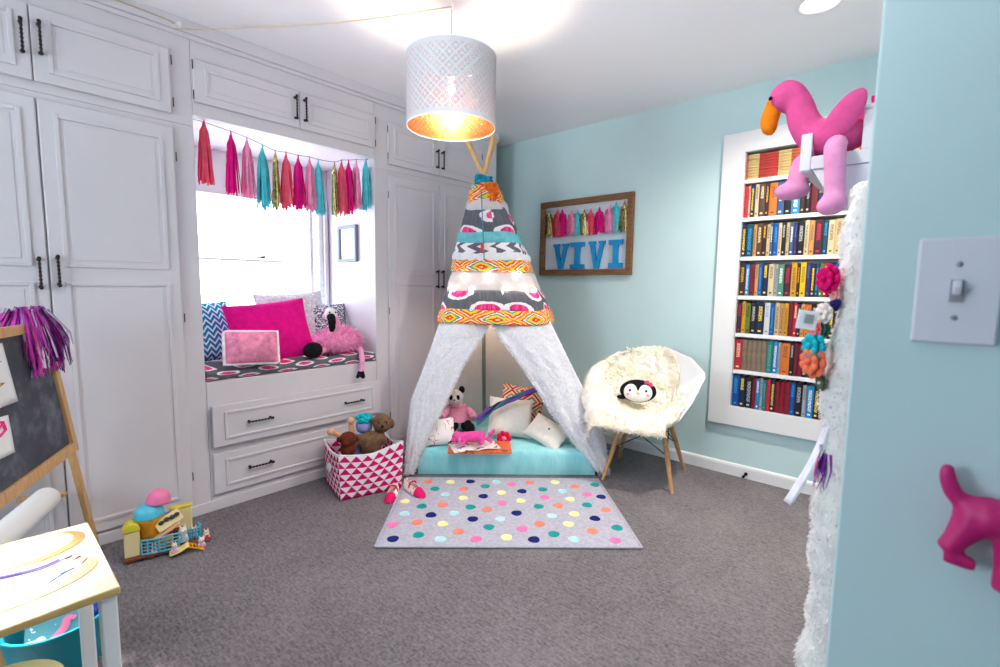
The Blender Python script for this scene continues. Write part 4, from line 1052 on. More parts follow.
def woolmat():
    m, nt, b = new('cream_sheepskin', .95, .05); n = noi(nt, 7, 3); base(nt, b, ramp(nt, n, [(.35, (252, 240, 212)), (.65, (255, 252, 246))], 'LINEAR')); bump(nt, b, noi(nt, 45, 4), .7, .012)
    return m
m_wool = woolmat()
o = MB().grid(lambda a, e: sk(a, e)[0], 150, 190).build('sheepskin', m_wool, solid=.016, auto=0)
tag(o, 'cream sheepskin draped over the white shell armchair', 'sheepskin')
b = MB(); smp = [sk(rnd(0, 1), rnd(0, 1)) for _ in range(5000)]+[sk(rnd(0, .02), rnd(0, 1)) for _ in range(500)]+[sk(rnd(0, 1), rnd(0, .02)) for _ in range(800)]+[sk(rnd(.98, 1), rnd(0, 1)) for _ in range(500)]
shag(b, smp, .026, .006, .25, .9, 2); b.build('wool', sheer(woolmat(), .5), o, auto=0)
pc = W(638, 391, 1, -.47); t = thing('penguin_cushion', 'round black and white penguin cushion with pink bow on the sheepskin', 'soft toy', pc-V((0, 0, .066)))
pg_ = (CAM-pc).normalized(); pu = V((-pg_.y, pg_.x, 0)).normalized(); pv = pg_.cross(pu); PR = Matrix((pu, pv, pg_)).transposed()
Lp = lambda x, y, z: pc+PR@V((x, y, z))
b = MB(); b.ell(pc, (.112, .072, .050), PR, 28, 18); b.ell(Lp(-.10, -.045, 0), (.028, .014, .02), PR); b.build('body', m_black, t)
b = MB()
for s in (-1, 1): b.ell(Lp(s*.037, -.008, .0285), (.050, .052, .030), PR, 24, 14)
b.ell(Lp(0, -.026, .028), (.082, .042, .030), PR, 24, 14)
b.build('face', m_white, t)
each('eye', m_black, t, [(Lp(q*.048, .002, .055), (.0075, .0085, .005), PR, 12, 8) for q in (-1, 1)])
b = MB(); b.ell(Lp(0, -.014, .061), (.010, .007, .008), PR, 12, 8); b.build('beak', fab('yellow_felt', (244, 206, 60)), t)
each('cheek', fab('blush_felt', (244, 168, 184)), t, [(Lp(q*.057, -.022, .051), (.011, .010, .006), PR, 12, 8) for q in (-1, 1)])
b = MB(); b.ell(Lp(.05, .058, .034), (.016, .011, .008), PR@Euler((0, 0, .5)).to_matrix()); b.ell(Lp(.075, .045, .034), (.016, .011, .008), PR@Euler((0, 0, -.9)).to_matrix()); b.ell(Lp(.063, .050, .04), .007); b.build('bow', fab('pink_felt', (236, 80, 130)), t)
# ================================================================== PENDANT LAMP
LC = V((1.104, -1.782, 0)); LZ0, LZ1, LR = 1.905, 2.202, .197
t = thing('pendant_lamp', 'perforated white drum pendant lamp with copper inside, hanging before the teepee', 'lamp', (LC.x, LC.y, LZ0))
def pierced(name, rgb, metal, rough):
    m, nt, b = new(name, rough, .4); b.inputs['Base Color'].default_value = lin(rgb); b.inputs['Metallic'].default_value = metal
    u, v = uv(nt); p = .0518
    da = (((u+v)/p).fr()-.5).ab(); db = (((u-v)/p).fr()-.5).ab(); d = da.mx(db)
    hole = (d.gt(.17)*d.lt(.205)).mx(d.gt(.31)*d.lt(.345))*(v.gt(.022))*(v.lt(.275))*(da.gt(.05))*(db.gt(.05)); bump(nt, b, (d.gt(.43)+d.lt(.36)*d.gt(.3)+d.lt(.22)*d.gt(.16)), .8, .003)
    tr = nd(nt, 'ShaderNodeBsdfTransparent'); ms = nd(nt, 'ShaderNodeMixShader')
    nt.links.new(hole.k, ms.inputs[0]); nt.links.new(b.outputs[0], ms.inputs[1]); nt.links.new(tr.outputs[0], ms.inputs[2]); nt.links.new(ms.outputs[0], nt.nodes['Material Output'].inputs[0])
    return m
def cyl(R, z0, z1, n=96): return lambda a, e: V((LC.x+R*math.cos(2*PI*a), LC.y+R*math.sin(2*PI*a), z0+(z1-z0)*e))
circ = .0518*24
MB().grid(cyl(LR, LZ0, LZ1), 96, 4, cu=True, uvf=lambda a, e: (a*circ, e*(LZ1-LZ0))).build('lamp_shade', pierced('white_pierced_metal', (196, 196, 201), 0, .45), t, auto=0)
o = MB().grid(cyl(LR-.003, LZ0, LZ1), 96, 4, cu=True, uvf=lambda a, e: (a*circ, e*(LZ1-LZ0)), flip=True).build('shade_lining', pierced('copper_pierced_metal', (236, 112, 62), .85, .42), t, auto=0); o['label'] = 'copper coloured inner lining'
for z in (LZ0, LZ1): MB().tube([cyl(LR-.0015, z, z)(i/64, 0) for i in range(65)], .003, 8).build('shade_rim', pm('white_metal', (236, 234, 234), .4), t)
b = MB()
for i in range(3): a = 2*PI*i/3+.4; b.tube([LC+V((0, 0, LZ1-.045)), LC+V((LR*math.cos(a), LR*math.sin(a), LZ1-.004))], .0025, 6)
b.tube([LC+V((.022*math.cos(2*PI*i/20), .022*math.sin(2*PI*i/20), LZ1-.045)) for i in range(21)], .003, 6)
b.build('spider', pm('white_metal', (236, 234, 234), .4), t)
MB().lathe([(.006, LZ1-.02), (.017, LZ1-.028), (.019, LZ1-.08), (.015, LZ1-.085)], 20, Matrix.Translation((LC.x, LC.y, 0))).build('socket', pm('white_metal', (236, 234, 234), .4), t)
mb_ = pm('lit_bulb', (255, 236, 212), .4, emit=1000)
MB().lathe([(.0, LZ1-.157), (.009, LZ1-.155), (.0145, LZ1-.149), (.016, LZ1-.141), (.0145, LZ1-.133), (.010, LZ1-.122), (.008, LZ1-.086)], 24, Matrix.Translation((LC.x, LC.y, 0))).build('bulb', mb_, t)
m_cordw = pm('clear_gold_cord', (190, 170, 140), .4, .5)
b = MB(); b.tube([LC+V((0, 0, LZ1-.02)), LC+V((0, 0, H-.03))], .003, 8)
hk = V((.04, -2.525, 2.395))
b.tube(spline([LC+V((0, 0, H-.03)), LC.lerp(hk, .33)+V((0, 0, H*.67-.05)), LC.lerp(hk, .66)+V((0, 0, H*.34-.04)), hk+V((0, 0, -.012)), hk+V((-.012, -.03, .004)), V((.033, -2.60, 2.41)), V((.033, -3.2, 2.425)), V((.033, -3.49, 2.43))], 8), .0026, 8)
b.build('cord', m_cordw, t)
def ceil_hook(p, d, label, nm):
    b = MB(); p = V(p); d = V(d); b.tube(spline([p, p+d*.014, p+d*.022+V((.008, 0, -.004)), p+d*.030+V((0, 0, -.014)), p+d*.022+V((-.004, 0, -.022)), p+d*.016+V((-.006, 0, -.016))], 4), .0028, 8); b.ell(p+d*.003, (.008, .008, .008), nu=10, nv=6)
    tag(b.build(nm, pm('white_metal', (236, 234, 234), .4)), label, 'hook')
ceil_hook((LC.x, LC.y, H-.001), (0, 0, -1), 'small white ceiling hook holding the lamp cord above the drum pendant', 'ceiling_hook')
ceil_hook((.030, -2.525, 2.41), (1, 0, 0), 'small cord hook on the cabinet trim at upper left', 'cord_hook')
# recessed ceiling light
RL = W(820, 2, 2, H); RL.z = H
t = thing('downlight', 'round white recessed ceiling light near the aqua book wall', 'ceiling light', RL-V((0, 0, .006)))
MB().lathe([(.088, -.001), (.094, -.006), (.078, -.009), (.070, -.004), (.070, -.001)], 48, Matrix.Translation(RL)).build('trim_ring', m_trim, t)
MB().lathe([(.069, -.0012), (.060, -.004), (.03, -.006), (.0, -.0065)], 40, Matrix.Translation(RL)).build('lens', pm('lit_lens', (255, 246, 232), .5, emit=9), t)

# ================================================================== SMALL WALL THINGS
def plate(p, n, ux, w, h, d, mat, parent, name='cover_plate'):
    R = Matrix((V(ux), V((0, 0, 1)), V(n))).transposed()
    return MB().box(V(p)+V(n)*(d/2), (w, h, d), R).build(name, mat, parent, smooth=False, bevel=.003, seg=3)
m_plate = pm('pale_lilac_plastic', (214, 214, 226), .4, .4)
sp = W(956.5, 291, 1, -2.5); sp.y = -2.5005
t = thing('light_switch', 'white toggle light switch plate on the near blue wall', 'light switch', sp)
plate(sp, (0, -1, 0), (1, 0, 0), .074, .124, .006, m_plate, t)
b = MB(); b.box(sp+V((0, -.007, 0)), (.012, .003, .026)); b.build('toggle_slot', pm('grey_slot', (150, 150, 160), .6), t, smooth=False)
b = MB(); b.box(sp+V((0, -.013, .004)), (.008, .016, .012), (.5, 0, 0)); b.build('toggle', m_plate, t, smooth=False, bevel=.002)
for s in (-1, 1): MB().ell(sp+V((0, -.007, s*.031)), (.0032, .0015, .0032), nu=10, nv=6).build('screw', pm('steel_screw', (150, 152, 160), .4, .5, metal=.5), t)
p = W(588, 397, 1, 0); p.y = -.0005
t = thing('power_outlet', 'white power outlet on aqua wall between teepee and shell chair', 'outlet', p)
plate(p, (0, -1, 0), (1, 0, 0), .072, .116, .006, m_trim, t)
for s in (-1, 1): MB().ell(p+V((0, -.006, s*.021)), (.015, .003, .014), nu=16, nv=8).build('socket', m_trim, t)
p = W(746, 474, 1, -.014); p.y = -.0145
t = thing('door_stop', 'small black spring door stop on the baseboard under the bookcase', 'door stop', p)
MB().tube([p, p+V((0, -.004, 0))], .011, 12).build('base', m_black, t)
MB().tube([p+V((.005*math.cos(i), -.004-.0009*i, .005*math.sin(i))) for i in range(60)], .0016, 5).build('spring', m_black, t)
MB().tube([p+V((0, -.056, 0)), p+V((0, -.070, 0))], [.009, .007], 12).build('tip', m_black, t)
# dog-shaped hook on the near wall
HY = -2.522
def HK(px, py): return W(px, py, 1, HY)
m_dog = pm('raspberry_plastic', (188, 24, 108), .45, .4, bmp=.05, bscale=120)
hp = HK(1000, 530)
t = thing('wall_hook', 'raspberry pink dog-shaped wall hook with raised tail on the near blue wall', 'wall hook', V((hp.x+.05, -2.5, hp.z-.06)))
rum = HK(978, 512); s_ = .00113
def D(dx, dz, dy=0): return V((rum.x+dx, HY+dy, rum.z+dz))
blob('body', [('t', [D(.004, -.003), D(.05, -.003), D(.115, 0)], [.0225, .0215, .0225]), ('e', D(.000, -.004), (.0215, .018, .022)), ('t', [D(.110, .005), D(.150, .032), D(.168, .030)], [.018, .019, .014]), ('t', [D(.150, .035), D(.152, .058)], .006),
    ('t', [D(-.006, .006), D(-.019, .013), D(-.026, .027), D(-.0285, .041), D(-.0265, .0485)], [.011, .0095, .0088, .0075, .005]),
    ('t', [D(-.004, -.014, -.0), D(-.015, -.036, -.004), D(-.0235, -.052, -.006)], [.019, .0125, .0105]), ('t', [D(-.0245, -.0565, -.006), D(-.010, -.059, -.007), D(.003, -.060, -.008)], [.0095, .0085, .007]),
    ('t', [D(.028, -.016, -.0), D(.028, -.055, -.004), D(.026, -.082, -.006)], [.017, .0125, .011]), ('t', [D(.112, -.01), D(.115, -.05), D(.116, -.08)], [.014, .010, .010])], m_dog, t, .0032)
MB().tube([V((rum.x+.055, -2.5008, rum.z-.005)), V((rum.x+.055, HY+.01, rum.z-.005))], .012, 16).build('wall_mount', m_dog, t)

# ================================================================== SHELF ON THE RIGHT WALL AND WHAT SITS ON IT
SY = -1.66
def S(px, py, y=SY): return W(px, py, 1, y)
zt = S(835, 153).z
t = thing('wall_shelf', 'white wall shelf with a triangular bracket under the pink flamingo', 'shelf', (2.56, -1.2, zt-.05))
m_shf = pm('white_shelf_paint', (216, 216, 224), .5, .3)
xs = S(812, 150).x
MB().bx(xs, 2.679, SY, -.75, zt-.036, zt).build('board', m_shf, t, smooth=False, bevel=.002)
zl1, zl0 = S(805, 134).z, S(805, 171).z
MB().bx(xs-.028, xs-.0005, SY, -.75, zl0, zl1).build('front_lip', m_shf, t, smooth=False, bevel=.003)
pz = [(xs+.004, zt-.037), (2.679, zt-.037), (2.679, S(850, 210).z), (S(836, 208).x, S(836, 208).z)]
for y in (SY+.004, -.80): MB().prism(pz, .02, Matrix(((1, 0, 0, 0), (0, 0, 1, y), (0, 1, 0, 0), (0, 0, 0, 1)))).build('bracket', m_shf, t, smooth=False, bevel=.002)
# flamingo
FY = -1.60
def G(px, py, y=FY): return W(px, py, 1, y)
m_fl = fab('bright_pink_velour', (208, 82, 142), var=.05, bmp=.25, bscale=220); m_fl2 = fab('dusty_pink_velour', (222, 146, 190), var=.05, bmp=.25, bscale=220)
bc_ = G(834, 138)
t = thing('plush_flamingo', 'bright pink plush flamingo with orange beak sitting on the wall shelf', 'soft toy', V((bc_.x, FY, zt+.002)))
body_c = V((bc_.x, FY, zt+.060))
blob('body', [('e', body_c, (.085, .064, .054)), ('t', [G(828, 135), G(815, 137), G(804, 122), G(799, 106), G(790, 95), G(783, 95)], [.050, .046, .042, .038, .040, .040]), ('e', G(785, 97), (.042, .043, .044))], m_fl, t, .007)
b = MB(); b.tube(spline([G(776, 100), G(772, 112), G(769, 124), G(771, 135)], 5), [.020, .021, .022, .023, .024, .0245, .025, .025, .025, .0245, .024, .023, .021, .017, .011, .003], 14); b.build('beak', fab('orange_velour', (222, 122, 24), var=.12), t)
gd = (CAM-body_c).normalized()
each('eye', m_black, t, [(G(773.5, 102)+V((0, q, 0)), .0055) for q in (-.036, .030)], nu=12, nv=8)
for yy in (-.062, .062):
    wc = G(846, 126)+V((0, yy, 0)); w0, w1 = G(825, 150)+V((0, yy*.8, 0)), G(868, 96)+V((0, yy*1.25, 0))
    wx = (w1-w0); wl = wx.length/2; wx.normalize(); wy = V((0, 1, 0)); wz = wx.cross(wy)
    b = MB(); b.ell((w0+w1)/2, (wl*.97, .016, .036), Matrix((wx, wy, wz)).transposed(), 24, 14); b.build('wing', m_fl, t)
l = blob('leg', [('t', [V((S(838, 152).x, -1.655, zt+.024)), V((S(837, 157).x, -1.702, zt+.004)), G(835, 178, -1.705), G(835, 194, -1.705)], [.022, .027, .025, .026]), ('e', G(833, 203, -1.71), (.032, .038, .031)), ('e', G(829, 206, -1.72), (.030, .030, .026))], m_fl2, t, .006)
l = blob('leg', [('t', [V((xs+.03, -1.55, zt+.035)), V((xs-.035, -1.55, zt+.012)), G(801, 168, -1.55), G(797, 184, -1.55)], [.026, .027, .029, .030]), ('e', G(792, 191, -1.55), (.050, .036, .028)), ('e', G(783, 193, -1.55), (.022, .026, .022))], m_fl2, t, .006)
# leaning frame, little box and pink pouch
fb, ft = S(866, 96, -1.30), V((2.672, -1.30, zt+.42))
t = thing('leaning_frame', 'white framed dark picture leaning on the right wall above the shelf', 'picture', (2.63, -1.2, zt))
fo = V((2.60, -1.42, zt+.002)); fu_ = V((0, 1, 0)); fv_ = V((.070, 0, .50)).normalized(); fn_ = fv_.cross(fu_)*-1; fn_ = -fn_ if fn_.x > 0 else fn_
frame_on(t, 'frame', m_shf, fo-fn_*0, fu_, fv_, fn_, .40, .50, .03, .014)
MB().box(fo+fu_*.2+fv_*.25+fn_*.003, (.38, .48, .004), Matrix((fu_, fv_, fn_)).transposed()).build('picture_sheet', pm('dark_print', (44, 50, 60), .4, .4, var=.4, vscale=18), t, smooth=False)
t = thing('trinket_box', 'white box at the wall end of the shelf behind the flamingo', 'box', (2.62, -1.68, zt))
xb = S(862.5, 130).x
MB().bx(xb, 2.676, -1.655, -1.52, zt+.001, S(863, 104).z-.012).build('box_body', m_shf, t, smooth=False, bevel=.003)
MB().bx(xb-.003, 2.678, -1.658, -1.517, S(863, 104).z-.0118, S(863, 104).z).build('lid', m_shf, t, smooth=False, bevel=.003)
b = MB(); zq = S(863, 104).z+.001
b.grid(lambda a, e: V((xb+.012+.055*a, -1.645+.07*e, zq+.011+.008*math.sin(PI*a)*math.sin(PI*e))), 8, 8)
tag(b.build('pouch', m_mag, solid=.018, auto=0), 'small pink pouch on the white box beside the flamingo', 'pouch')

# ================================================================== SHAGGY HANGING WITH HAIR BOWS
t = thing('bow_hanger', 'long shaggy white wall hanging holding bows, at the edge of right wall', 'wall hanging', (2.65, -2.2, .18))
HT = W(862, 186, 1, -2.2).z
MB().bx(2.662, 2.679, -2.262, -2.10, .18, HT).build('backing_board', wood('tan_board', (150, 128, 96), (186, 164, 128), 2), t, smooth=False)
def hx(z, y):
    return 2.612+.018*max(0, (z-1.05)/.35)+.004*math.sin(z*23)+.003*math.sin(z*61+y*40)-.02*max(0, (.55-z)/.35)
def hfn(a, e):
    z = HT-(HT-.18)*e; ang = PI*a; y = -2.185-.062*math.cos(ang); x = 2.668-(2.668-hx(z, y))*math.sin(ang)**.6
    return V((x, y, z))
m_shag = fab('ivory_shag', (232, 230, 228), var=.06, vscale=30, bmp=.7, bscale=70)
o = MB().grid(hfn, 20, 90).build('shag_pile', m_shag, t, solid=.004, auto=0)
b = MB(); smp = []
for _ in range(5200):
    a, e = rnd(.0, .95), rnd(.0, 1); p = hfn(a, e); ang = PI*a; smp.append((p, V((-math.sin(ang), -math.cos(ang), 0))))
shag(b, smp, .009, .0035, 1.1, .6, 2); 
smp = [(hfn(rnd(.1, .8), rnd(.93, 1)), V((-.8, -.4, -.2))) for _ in range(500)]; shag(b, smp, .035, .004, .8, .5, 3)
b.build('shag_tufts', m_shag, o, auto=0)
BY = -2.235
def Q(px, py, y=BY): return W(px, py, 1, y)
def bow(px, py, r, mat, label, nm='hair_flower', pet=7, cm=None):
    c = Q(px, py); r = r*.00178; t = thing(nm, label, 'hair bow', c-V((0, 0, r)))
    n = V((-.75, -.66, 0)).normalized(); u = V((n.y, -n.x, 0)); b = MB()
    for k in range(2):
        for i in range(pet):
            a = 2*PI*i/pet+k*.4; rr = r*(.62-.24*k); R = Matrix((u*math.cos(a)+V((0, 0, 1))*math.sin(a), -u*math.sin(a)+V((0, 0, 1))*math.cos(a), n)).transposed()
            b.ell(c+(u*math.cos(a)+V((0, 0, 1))*math.sin(a))*rr+n*(r*.30*k), (r*.5, r*.36, r*.2), R@Euler((0, -.5, 0)).to_matrix(), 10, 8)
    b.build('petals', mat, t)
    b = MB(); b.ell(c+n*r*.5, r*.22, nu=10, nv=8); b.build('centre', cm or mat, t)
m_tq = fab('turquoise_ribbon', (30, 176, 192)); m_co = fab('coral_ribbon', (232, 118, 86)); m_nv = fab('navy_ribbon', (46, 46, 110)); m_ol = fab('olive_ribbon', (96, 104, 84)); m_iv = fab('ivory_ribbon', (230, 220, 214)); m_dg = fab('dark_green_ribbon', (50, 92, 82)); m_pc = fab('peach_ribbon', (238, 170, 168))
bow(831, 279, 15, fab('magenta_ribbon', (206, 14, 100)), 'magenta fabric flower clip, topmost on the shaggy hanging', pet=8)
bow(836, 295, 7, m_pc, 'tiny pale peach flower clip just under the magenta one')
bow(826, 313, 11, m_iv, 'ivory flower clip beside the white card tag on the shaggy hanging')
bow(837, 304, 7, m_nv, 'small navy flower clip above the ivory one')
bow(817, 330, 8, fab('salmon_ribbon', (236, 110, 120)), 'small salmon pink flower clip above the turquoise one')
bow(826, 329, 8, m_dg, 'small dark green flower clip above the turquoise one')
bow(816, 346, 15, m_tq, 'turquoise fabric flower clip on the shaggy hanging', pet=8)
bow(816, 362, 17, m_co, 'large coral orange flower clip on the shaggy hanging', pet=8)
bow(823, 383, 8, m_ol, 'olive green flower clip, lowest on the shaggy hanging', cm=m_iv)
c = Q(807, 320, -2.262)
t = thing('card_tag', 'small white card tag sticking out beside the ivory flower clip', 'tag', c-V((0, 0, .016)))
MB().box(c, (.032, .003, .034), (0, .12, .5)).build('card', pm('white_card', (234, 234, 240), .7), t, smooth=False, bevel=.0008)
MB().box(c+V((.004, -.003, .002)), (.014, .0016, .016), (0, .12, .5)).build('clip', pm('grey_clip', (150, 148, 146), .4, metal=.4), t, smooth=False)
r0, r1, r2 = Q(828, 424), Q(812, 462), Q(787, 503)
b = MB(); sd = V((.7, -.7, 0)).normalized(); P = spline([r0, r1, r2], 6)
for i in range(2): b.grid(lambda a, e, i=i: P[int(round(e*12))]+sd*((a-.5)*(.014+.006*e))+V((.004*i, 0, .006*i*e)), 4, 12)
tag(b.build('white_ribbon', fab('white_satin_ribbon', (236, 234, 244)), solid=.0015, auto=0), 'long white ribbon tail swinging out from the shaggy hanging', 'ribbon')
c = Q(824, 458)
b = MB()
for i in range(34):
    b.cur = i % 3; p = c+V((rnd(-.012, .012), rnd(-.012, .012), rnd(.0, .03))); b.strand([p, p+V((rnd(-.006, .004), rnd(-.006, .006), -.03)), p+V((rnd(-.010, .006), rnd(-.01, .01), -.062))], .005, V((rnd(-1, 1), rnd(-1, 1), 0)).normalized())
tag(b.build('tinsel_clip', [fab('violet_tinsel', (150, 60, 170)), pm('blue_tinsel', (60, 120, 210), .3, .6, metal=.6), fab('rose_tinsel', (220, 90, 160))], auto=0), 'violet and blue tinsel hair clip behind the white ribbon', 'hair bow')

# ================================================================== EASEL
ed = V((.906, -.423, 0)).normalized(); en = V((.423, .906, 0)).normalized()
e0, e1, e2 = V((.050, -2.955, .002)), V((.115, -3.025, .50)), V((.205, -3.092, 1.00)); e3 = e2+(e2-e1)*.12
WB = .68
m_eas = wood('pine_easel', (190, 142, 92), (214, 172, 122), 2)
t = thing('easel', 'wooden child easel with chalkboard and paper roll at the left edge', 'easel', (.35, -3.3, 0))
def bar(pts, w, d, nm, ex=None, ey=None, mat=m_eas):
    b = MB()
    for a, c in zip(pts, pts[1:]):
        z = (c-a).normalized(); x = (ex or ed); x = (x-z*x.dot(z)).normalized(); y = z.cross(x); b.box((a+c)/2, (w, d, (c-a).length), Matrix((x, y, z)).transposed())
    return b.build(nm, mat, t, smooth=False, bevel=.003)
bar([e0, e3], .034, .020, 'leg')
f0, f3 = e0+ed*(WB+.05), e3+ed*(WB-.10); bar([f0, f3], .034, .020, 'leg')
for s, q0 in ((0, e3), (1, f3)):
    foot = q0-en*.40; foot = V((max(.065, foot.x), foot.y, .002)); bar([foot, q0-en*.02-V((0, 0, .02))], .032, .018, 'leg')
up = (e2-e1).normalized(); bn = ed.cross(up)*-1; bn = bn if bn.dot(CAM-e1) > 0 else -bn
def EB(a, c, o=0): return e1+ed*a+up*c+bn*o
Hb = (e2-e1).length+.05
b = MB(); Re = Matrix((ed, up, bn)).transposed()
for (a0, a1, c0, c1) in ((-.012, WB+.012, -.005, .038), (-.012, WB+.012, Hb-.035, Hb), (-.012, .024, .038, Hb-.035), (WB-.024, WB+.012, .038, Hb-.035)):
    b.box(EB((a0+a1)/2, (c0+c1)/2, .017), (a1-a0, c1-c0, .022), Re)
b.build('board_frame', m_eas, t, smooth=False, bevel=.003)
def chalk():
    m, nt, b = new('chalkboard_slate', .85, .15); n = noi(nt, 5, 4); n2 = noi(nt, 14, 5); base(nt, b, ramp(nt, n*.55+n2*.45, [(.36, (64, 66, 75)), (.52, (78, 80, 90)), (.66, (116, 118, 128))], 'LINEAR')); return m
MB().box(EB(WB/2, Hb/2, .012), (WB-.03, Hb-.05, .008), Re).build('chalkboard', chalk(), t, smooth=False)
rc = WP(47, 498, e1-en*.07, en)
for k in (-.02, WB+.0): bar([rc+ed*k+en*.055, rc+ed*k-en*.10], .016, .026, 'roll_bracket', V((0, 0, 1)))
b = MB(); b.tube([rc-ed*.008, rc+ed*(WB-.012)], .009, 12); b.build('dowel', m_eas, t)
b = MB(); b.tube([rc+ed*.004, rc+ed*(WB-.03)], .046, 28)
tag(b.build('paper_roll', pm('white_paper', (240, 240, 240), .8, .1)), 'roll of white drawing paper on the easel under the chalkboard', 'paper roll')
def ebpx(x, y, o=.018):
    return WP(x, y, EB(0, 0, o), bn)
def sheet(nm, corners, mat, label, shapes):
    P = [ebpx(x, y, .0185) for x, y in corners]; t = thing(nm, label, 'drawing', P[3])
    b = MB(); b.grid(lambda a, e: P[0].lerp(P[1], a).lerp(P[3].lerp(P[2], a), e)+bn*.003*math.sin(PI*a)*math.sin(PI*e), 8, 8, flip=True); b.build('paper', mat, t, solid=.001, auto=0)
    for (pts, m) in shapes:
        b = MB(); b.tube([ebpx(x, y, .0235) for x, y in pts], .006, 8, flat=.25); b.build('crayon_mark', m, t)
m_paper = pm('white_paper', (240, 240, 240), .8, .1)
sheet('child_drawing', [(-24, 350), (2, 343), (18, 401), (-10, 412)], m_paper, 'white sheet with a yellow crayon drawing pinned high on the chalkboard', [([(-14, 392), (-6, 390), (1, 386), (3, 383), (-4, 383)], pm('yellow_crayon', (220, 180, 40), .8)), ([(-8, 365), (0, 362)], pm('grey_crayon', (130, 128, 140), .8))])
sheet('child_drawing', [(-26, 424), (8, 415), (15, 452), (-18, 468)], m_paper, 'white sheet with a pink crayon drawing low on the chalkboard', [([(-8, 424), (2, 422), (5, 430), (-2, 438), (-8, 434), (3, 424)], pm('pink_crayon', (226, 60, 140), .8))])
# tinsel pom-pom
m_tin = [pm('purple_tinsel', (176, 36, 176), .3, .6, metal=.25), pm('silver_tinsel', (216, 206, 228), .25, .6, metal=.4), pm('magenta_tinsel', (206, 40, 164), .3, .6, metal=.25), pm('dark_purple_tinsel', (84, 16, 110), .35, .5, metal=.4)]
pz_ = e3+ed*.05+V((.01, -.012, .010))
t = thing('cheer_pompom', 'shiny purple and silver tinsel pompom hanging over the top of the easel', 'pompom', pz_-V((0, 0, .2)))
b = MB()
for i in range(760):
    b.cur = random.choice([0, 0, 2, 2, 1, 1, 3]); a = rnd(-.6, 1.0); c0 = pz_+V((rnd(-.012, .012), rnd(-.012, .012), rnd(-.004, .014)))
    o = ed*rnd(-.085, .10)+bn*rnd(.0, .075); l = rnd(.12, .225)
    if rnd(0, 1) < .22: o = o-bn*rnd(.03, .09)
    P = [c0, c0+o*.55+V((0, 0, rnd(.01, .028))), c0+o*.95+V((0, 0, -.04)), c0+o*1.15+V((0, 0, -l*.6))-ed*.01, c0+o*1.15+V((rnd(-.012, .012), rnd(-.012, .012), -l))-ed*.02]
    b.strand(P, [.005, .006, .006, .006, .005], V((rnd(-1, 1), rnd(-1, 1), rnd(-.4, .4))).normalized())
b.build('tinsel_strands', m_tin, t, auto=0)
MB().tube([pz_-bn*.05+V((0, 0, .010)), pz_+bn*.02+V((0, 0, .016))], .010, 10).build('handle', m_tin[3], t)

# ================================================================== TABLE, TUB, STOOL
TX0, TX1, TY1, TY0, TZT = .948, 1.392, -3.078, -3.62, .50
t = thing('child_table', 'small white-legged child table with pale wood top in the near left corner', 'table', ((TX0+TX1)/2, (TY0+TY1)/2, 0))
m_top = pm('pale_birch', (240, 228, 200), .45, .3, var=.06, vscale=6)
tb_ = MB().bx(TX0, TX1, TY0, TY1, TZT-.020, TZT); tb_.mi = [0, 0, 1, 1, 1, 1]
tb_.build('tabletop', [m_top, pm('birch_edge', (204, 172, 116), .5, .3, var=.08, vscale=20)], t, smooth=False, bevel=.004, seg=3)
m_wleg = pm('white_lacquer', (232, 232, 236), .4, .35)
for x in (TX0+.028, TX1-.022):
    for y in (TY1-.022, TY0+.022): MB().bx(x-.016, x+.016, y-.016, y+.016, .001, TZT-.0205).build('leg', m_wleg, t, smooth=False, bevel=.004)
b = MB(); b.bx(TX0+.045, TX1-.04, TY1-.034, TY1-.016, TZT-.055, TZT-.0205); b.bx(TX0+.045, TX1-.04, TY0+.016, TY0+.034, TZT-.055, TZT-.0205)
b.build('apron', m_wleg, t, smooth=False)
# two oval painted boards lying on the table
def ovalboard(nm, c, rx, ry, z, rz, matc, rimc, label, marks):
    t = thing(nm, label, 'painting', (c[0], c[1], z)); M0 = Matrix.Translation((c[0], c[1], z))@Matrix.Rotation(rz, 4, 'Z')@Matrix.Diagonal((rx, ry, 1, 1))
    MB().lathe([(0, 0), (.99, 0), (1, .001), (1, .003), (.985, .004), (0, .004)], 64, M0).build('board', rimc, t)
    MB().lathe([(0, .0042), (.9, .0042), (.9, .0052), (.89, .0056), (0, .0056)], 64, Matrix.Translation((-.05*rx, -.09*ry, 0))@M0).build('painted_area', matc, t)
    for (P, r, m) in marks:
        MB().tube(spline([W(x, y, 2, z+.0062) for x, y in P], 4) if len(P) > 2 else [W(x, y, 2, z+.0062) for x, y in P], r, 8, flat=.12).build('paint_stroke', m, t)
my = pm('yellow_paint', (240, 222, 130), .6, var=.1, vscale=9); mo = pm('terracotta_paint', (200, 106, 66), .6); mw = pm('white_paint', (236, 234, 238), .6); mb2 = pm('blue_paint', (50, 90, 215), .6); mt2 = pm('teal_paint', (10, 150, 196), .6); mpu = pm('lilac_paint', (130, 110, 200), .6); mta = pm('tan_paint', (200, 150, 116), .6); mr_ = pm('rust_paint', (170, 80, 70), .6)
ovalboard('oval_painting', (1.045, -3.225), .088, .130, TZT+.0005, .06, my, mo, 'oval yellow painting with terracotta edge on the child table', [])
ovalboard('oval_painting', (1.225, -3.262), .100, .168, TZT+.0005, .02, mw, mta, 'oval white painting with blue and lilac strokes on the child table', [([(-10, 580), (14, 575), (38, 569), (58, 561)], .015, mpu), ([(4, 577), (40, 569), (70, 556), (80, 550)], .007, pm('pale_violet_paint', (190, 170, 225), .6)), ([(65, 566), (74, 559), (84, 553)], .005, mt2), ([(58, 574), (75, 568), (62, 575), (50, 583), (46, 587)], .004, mb2), ([(68, 570), (80, 564), (87, 557)], .003, mb2)])
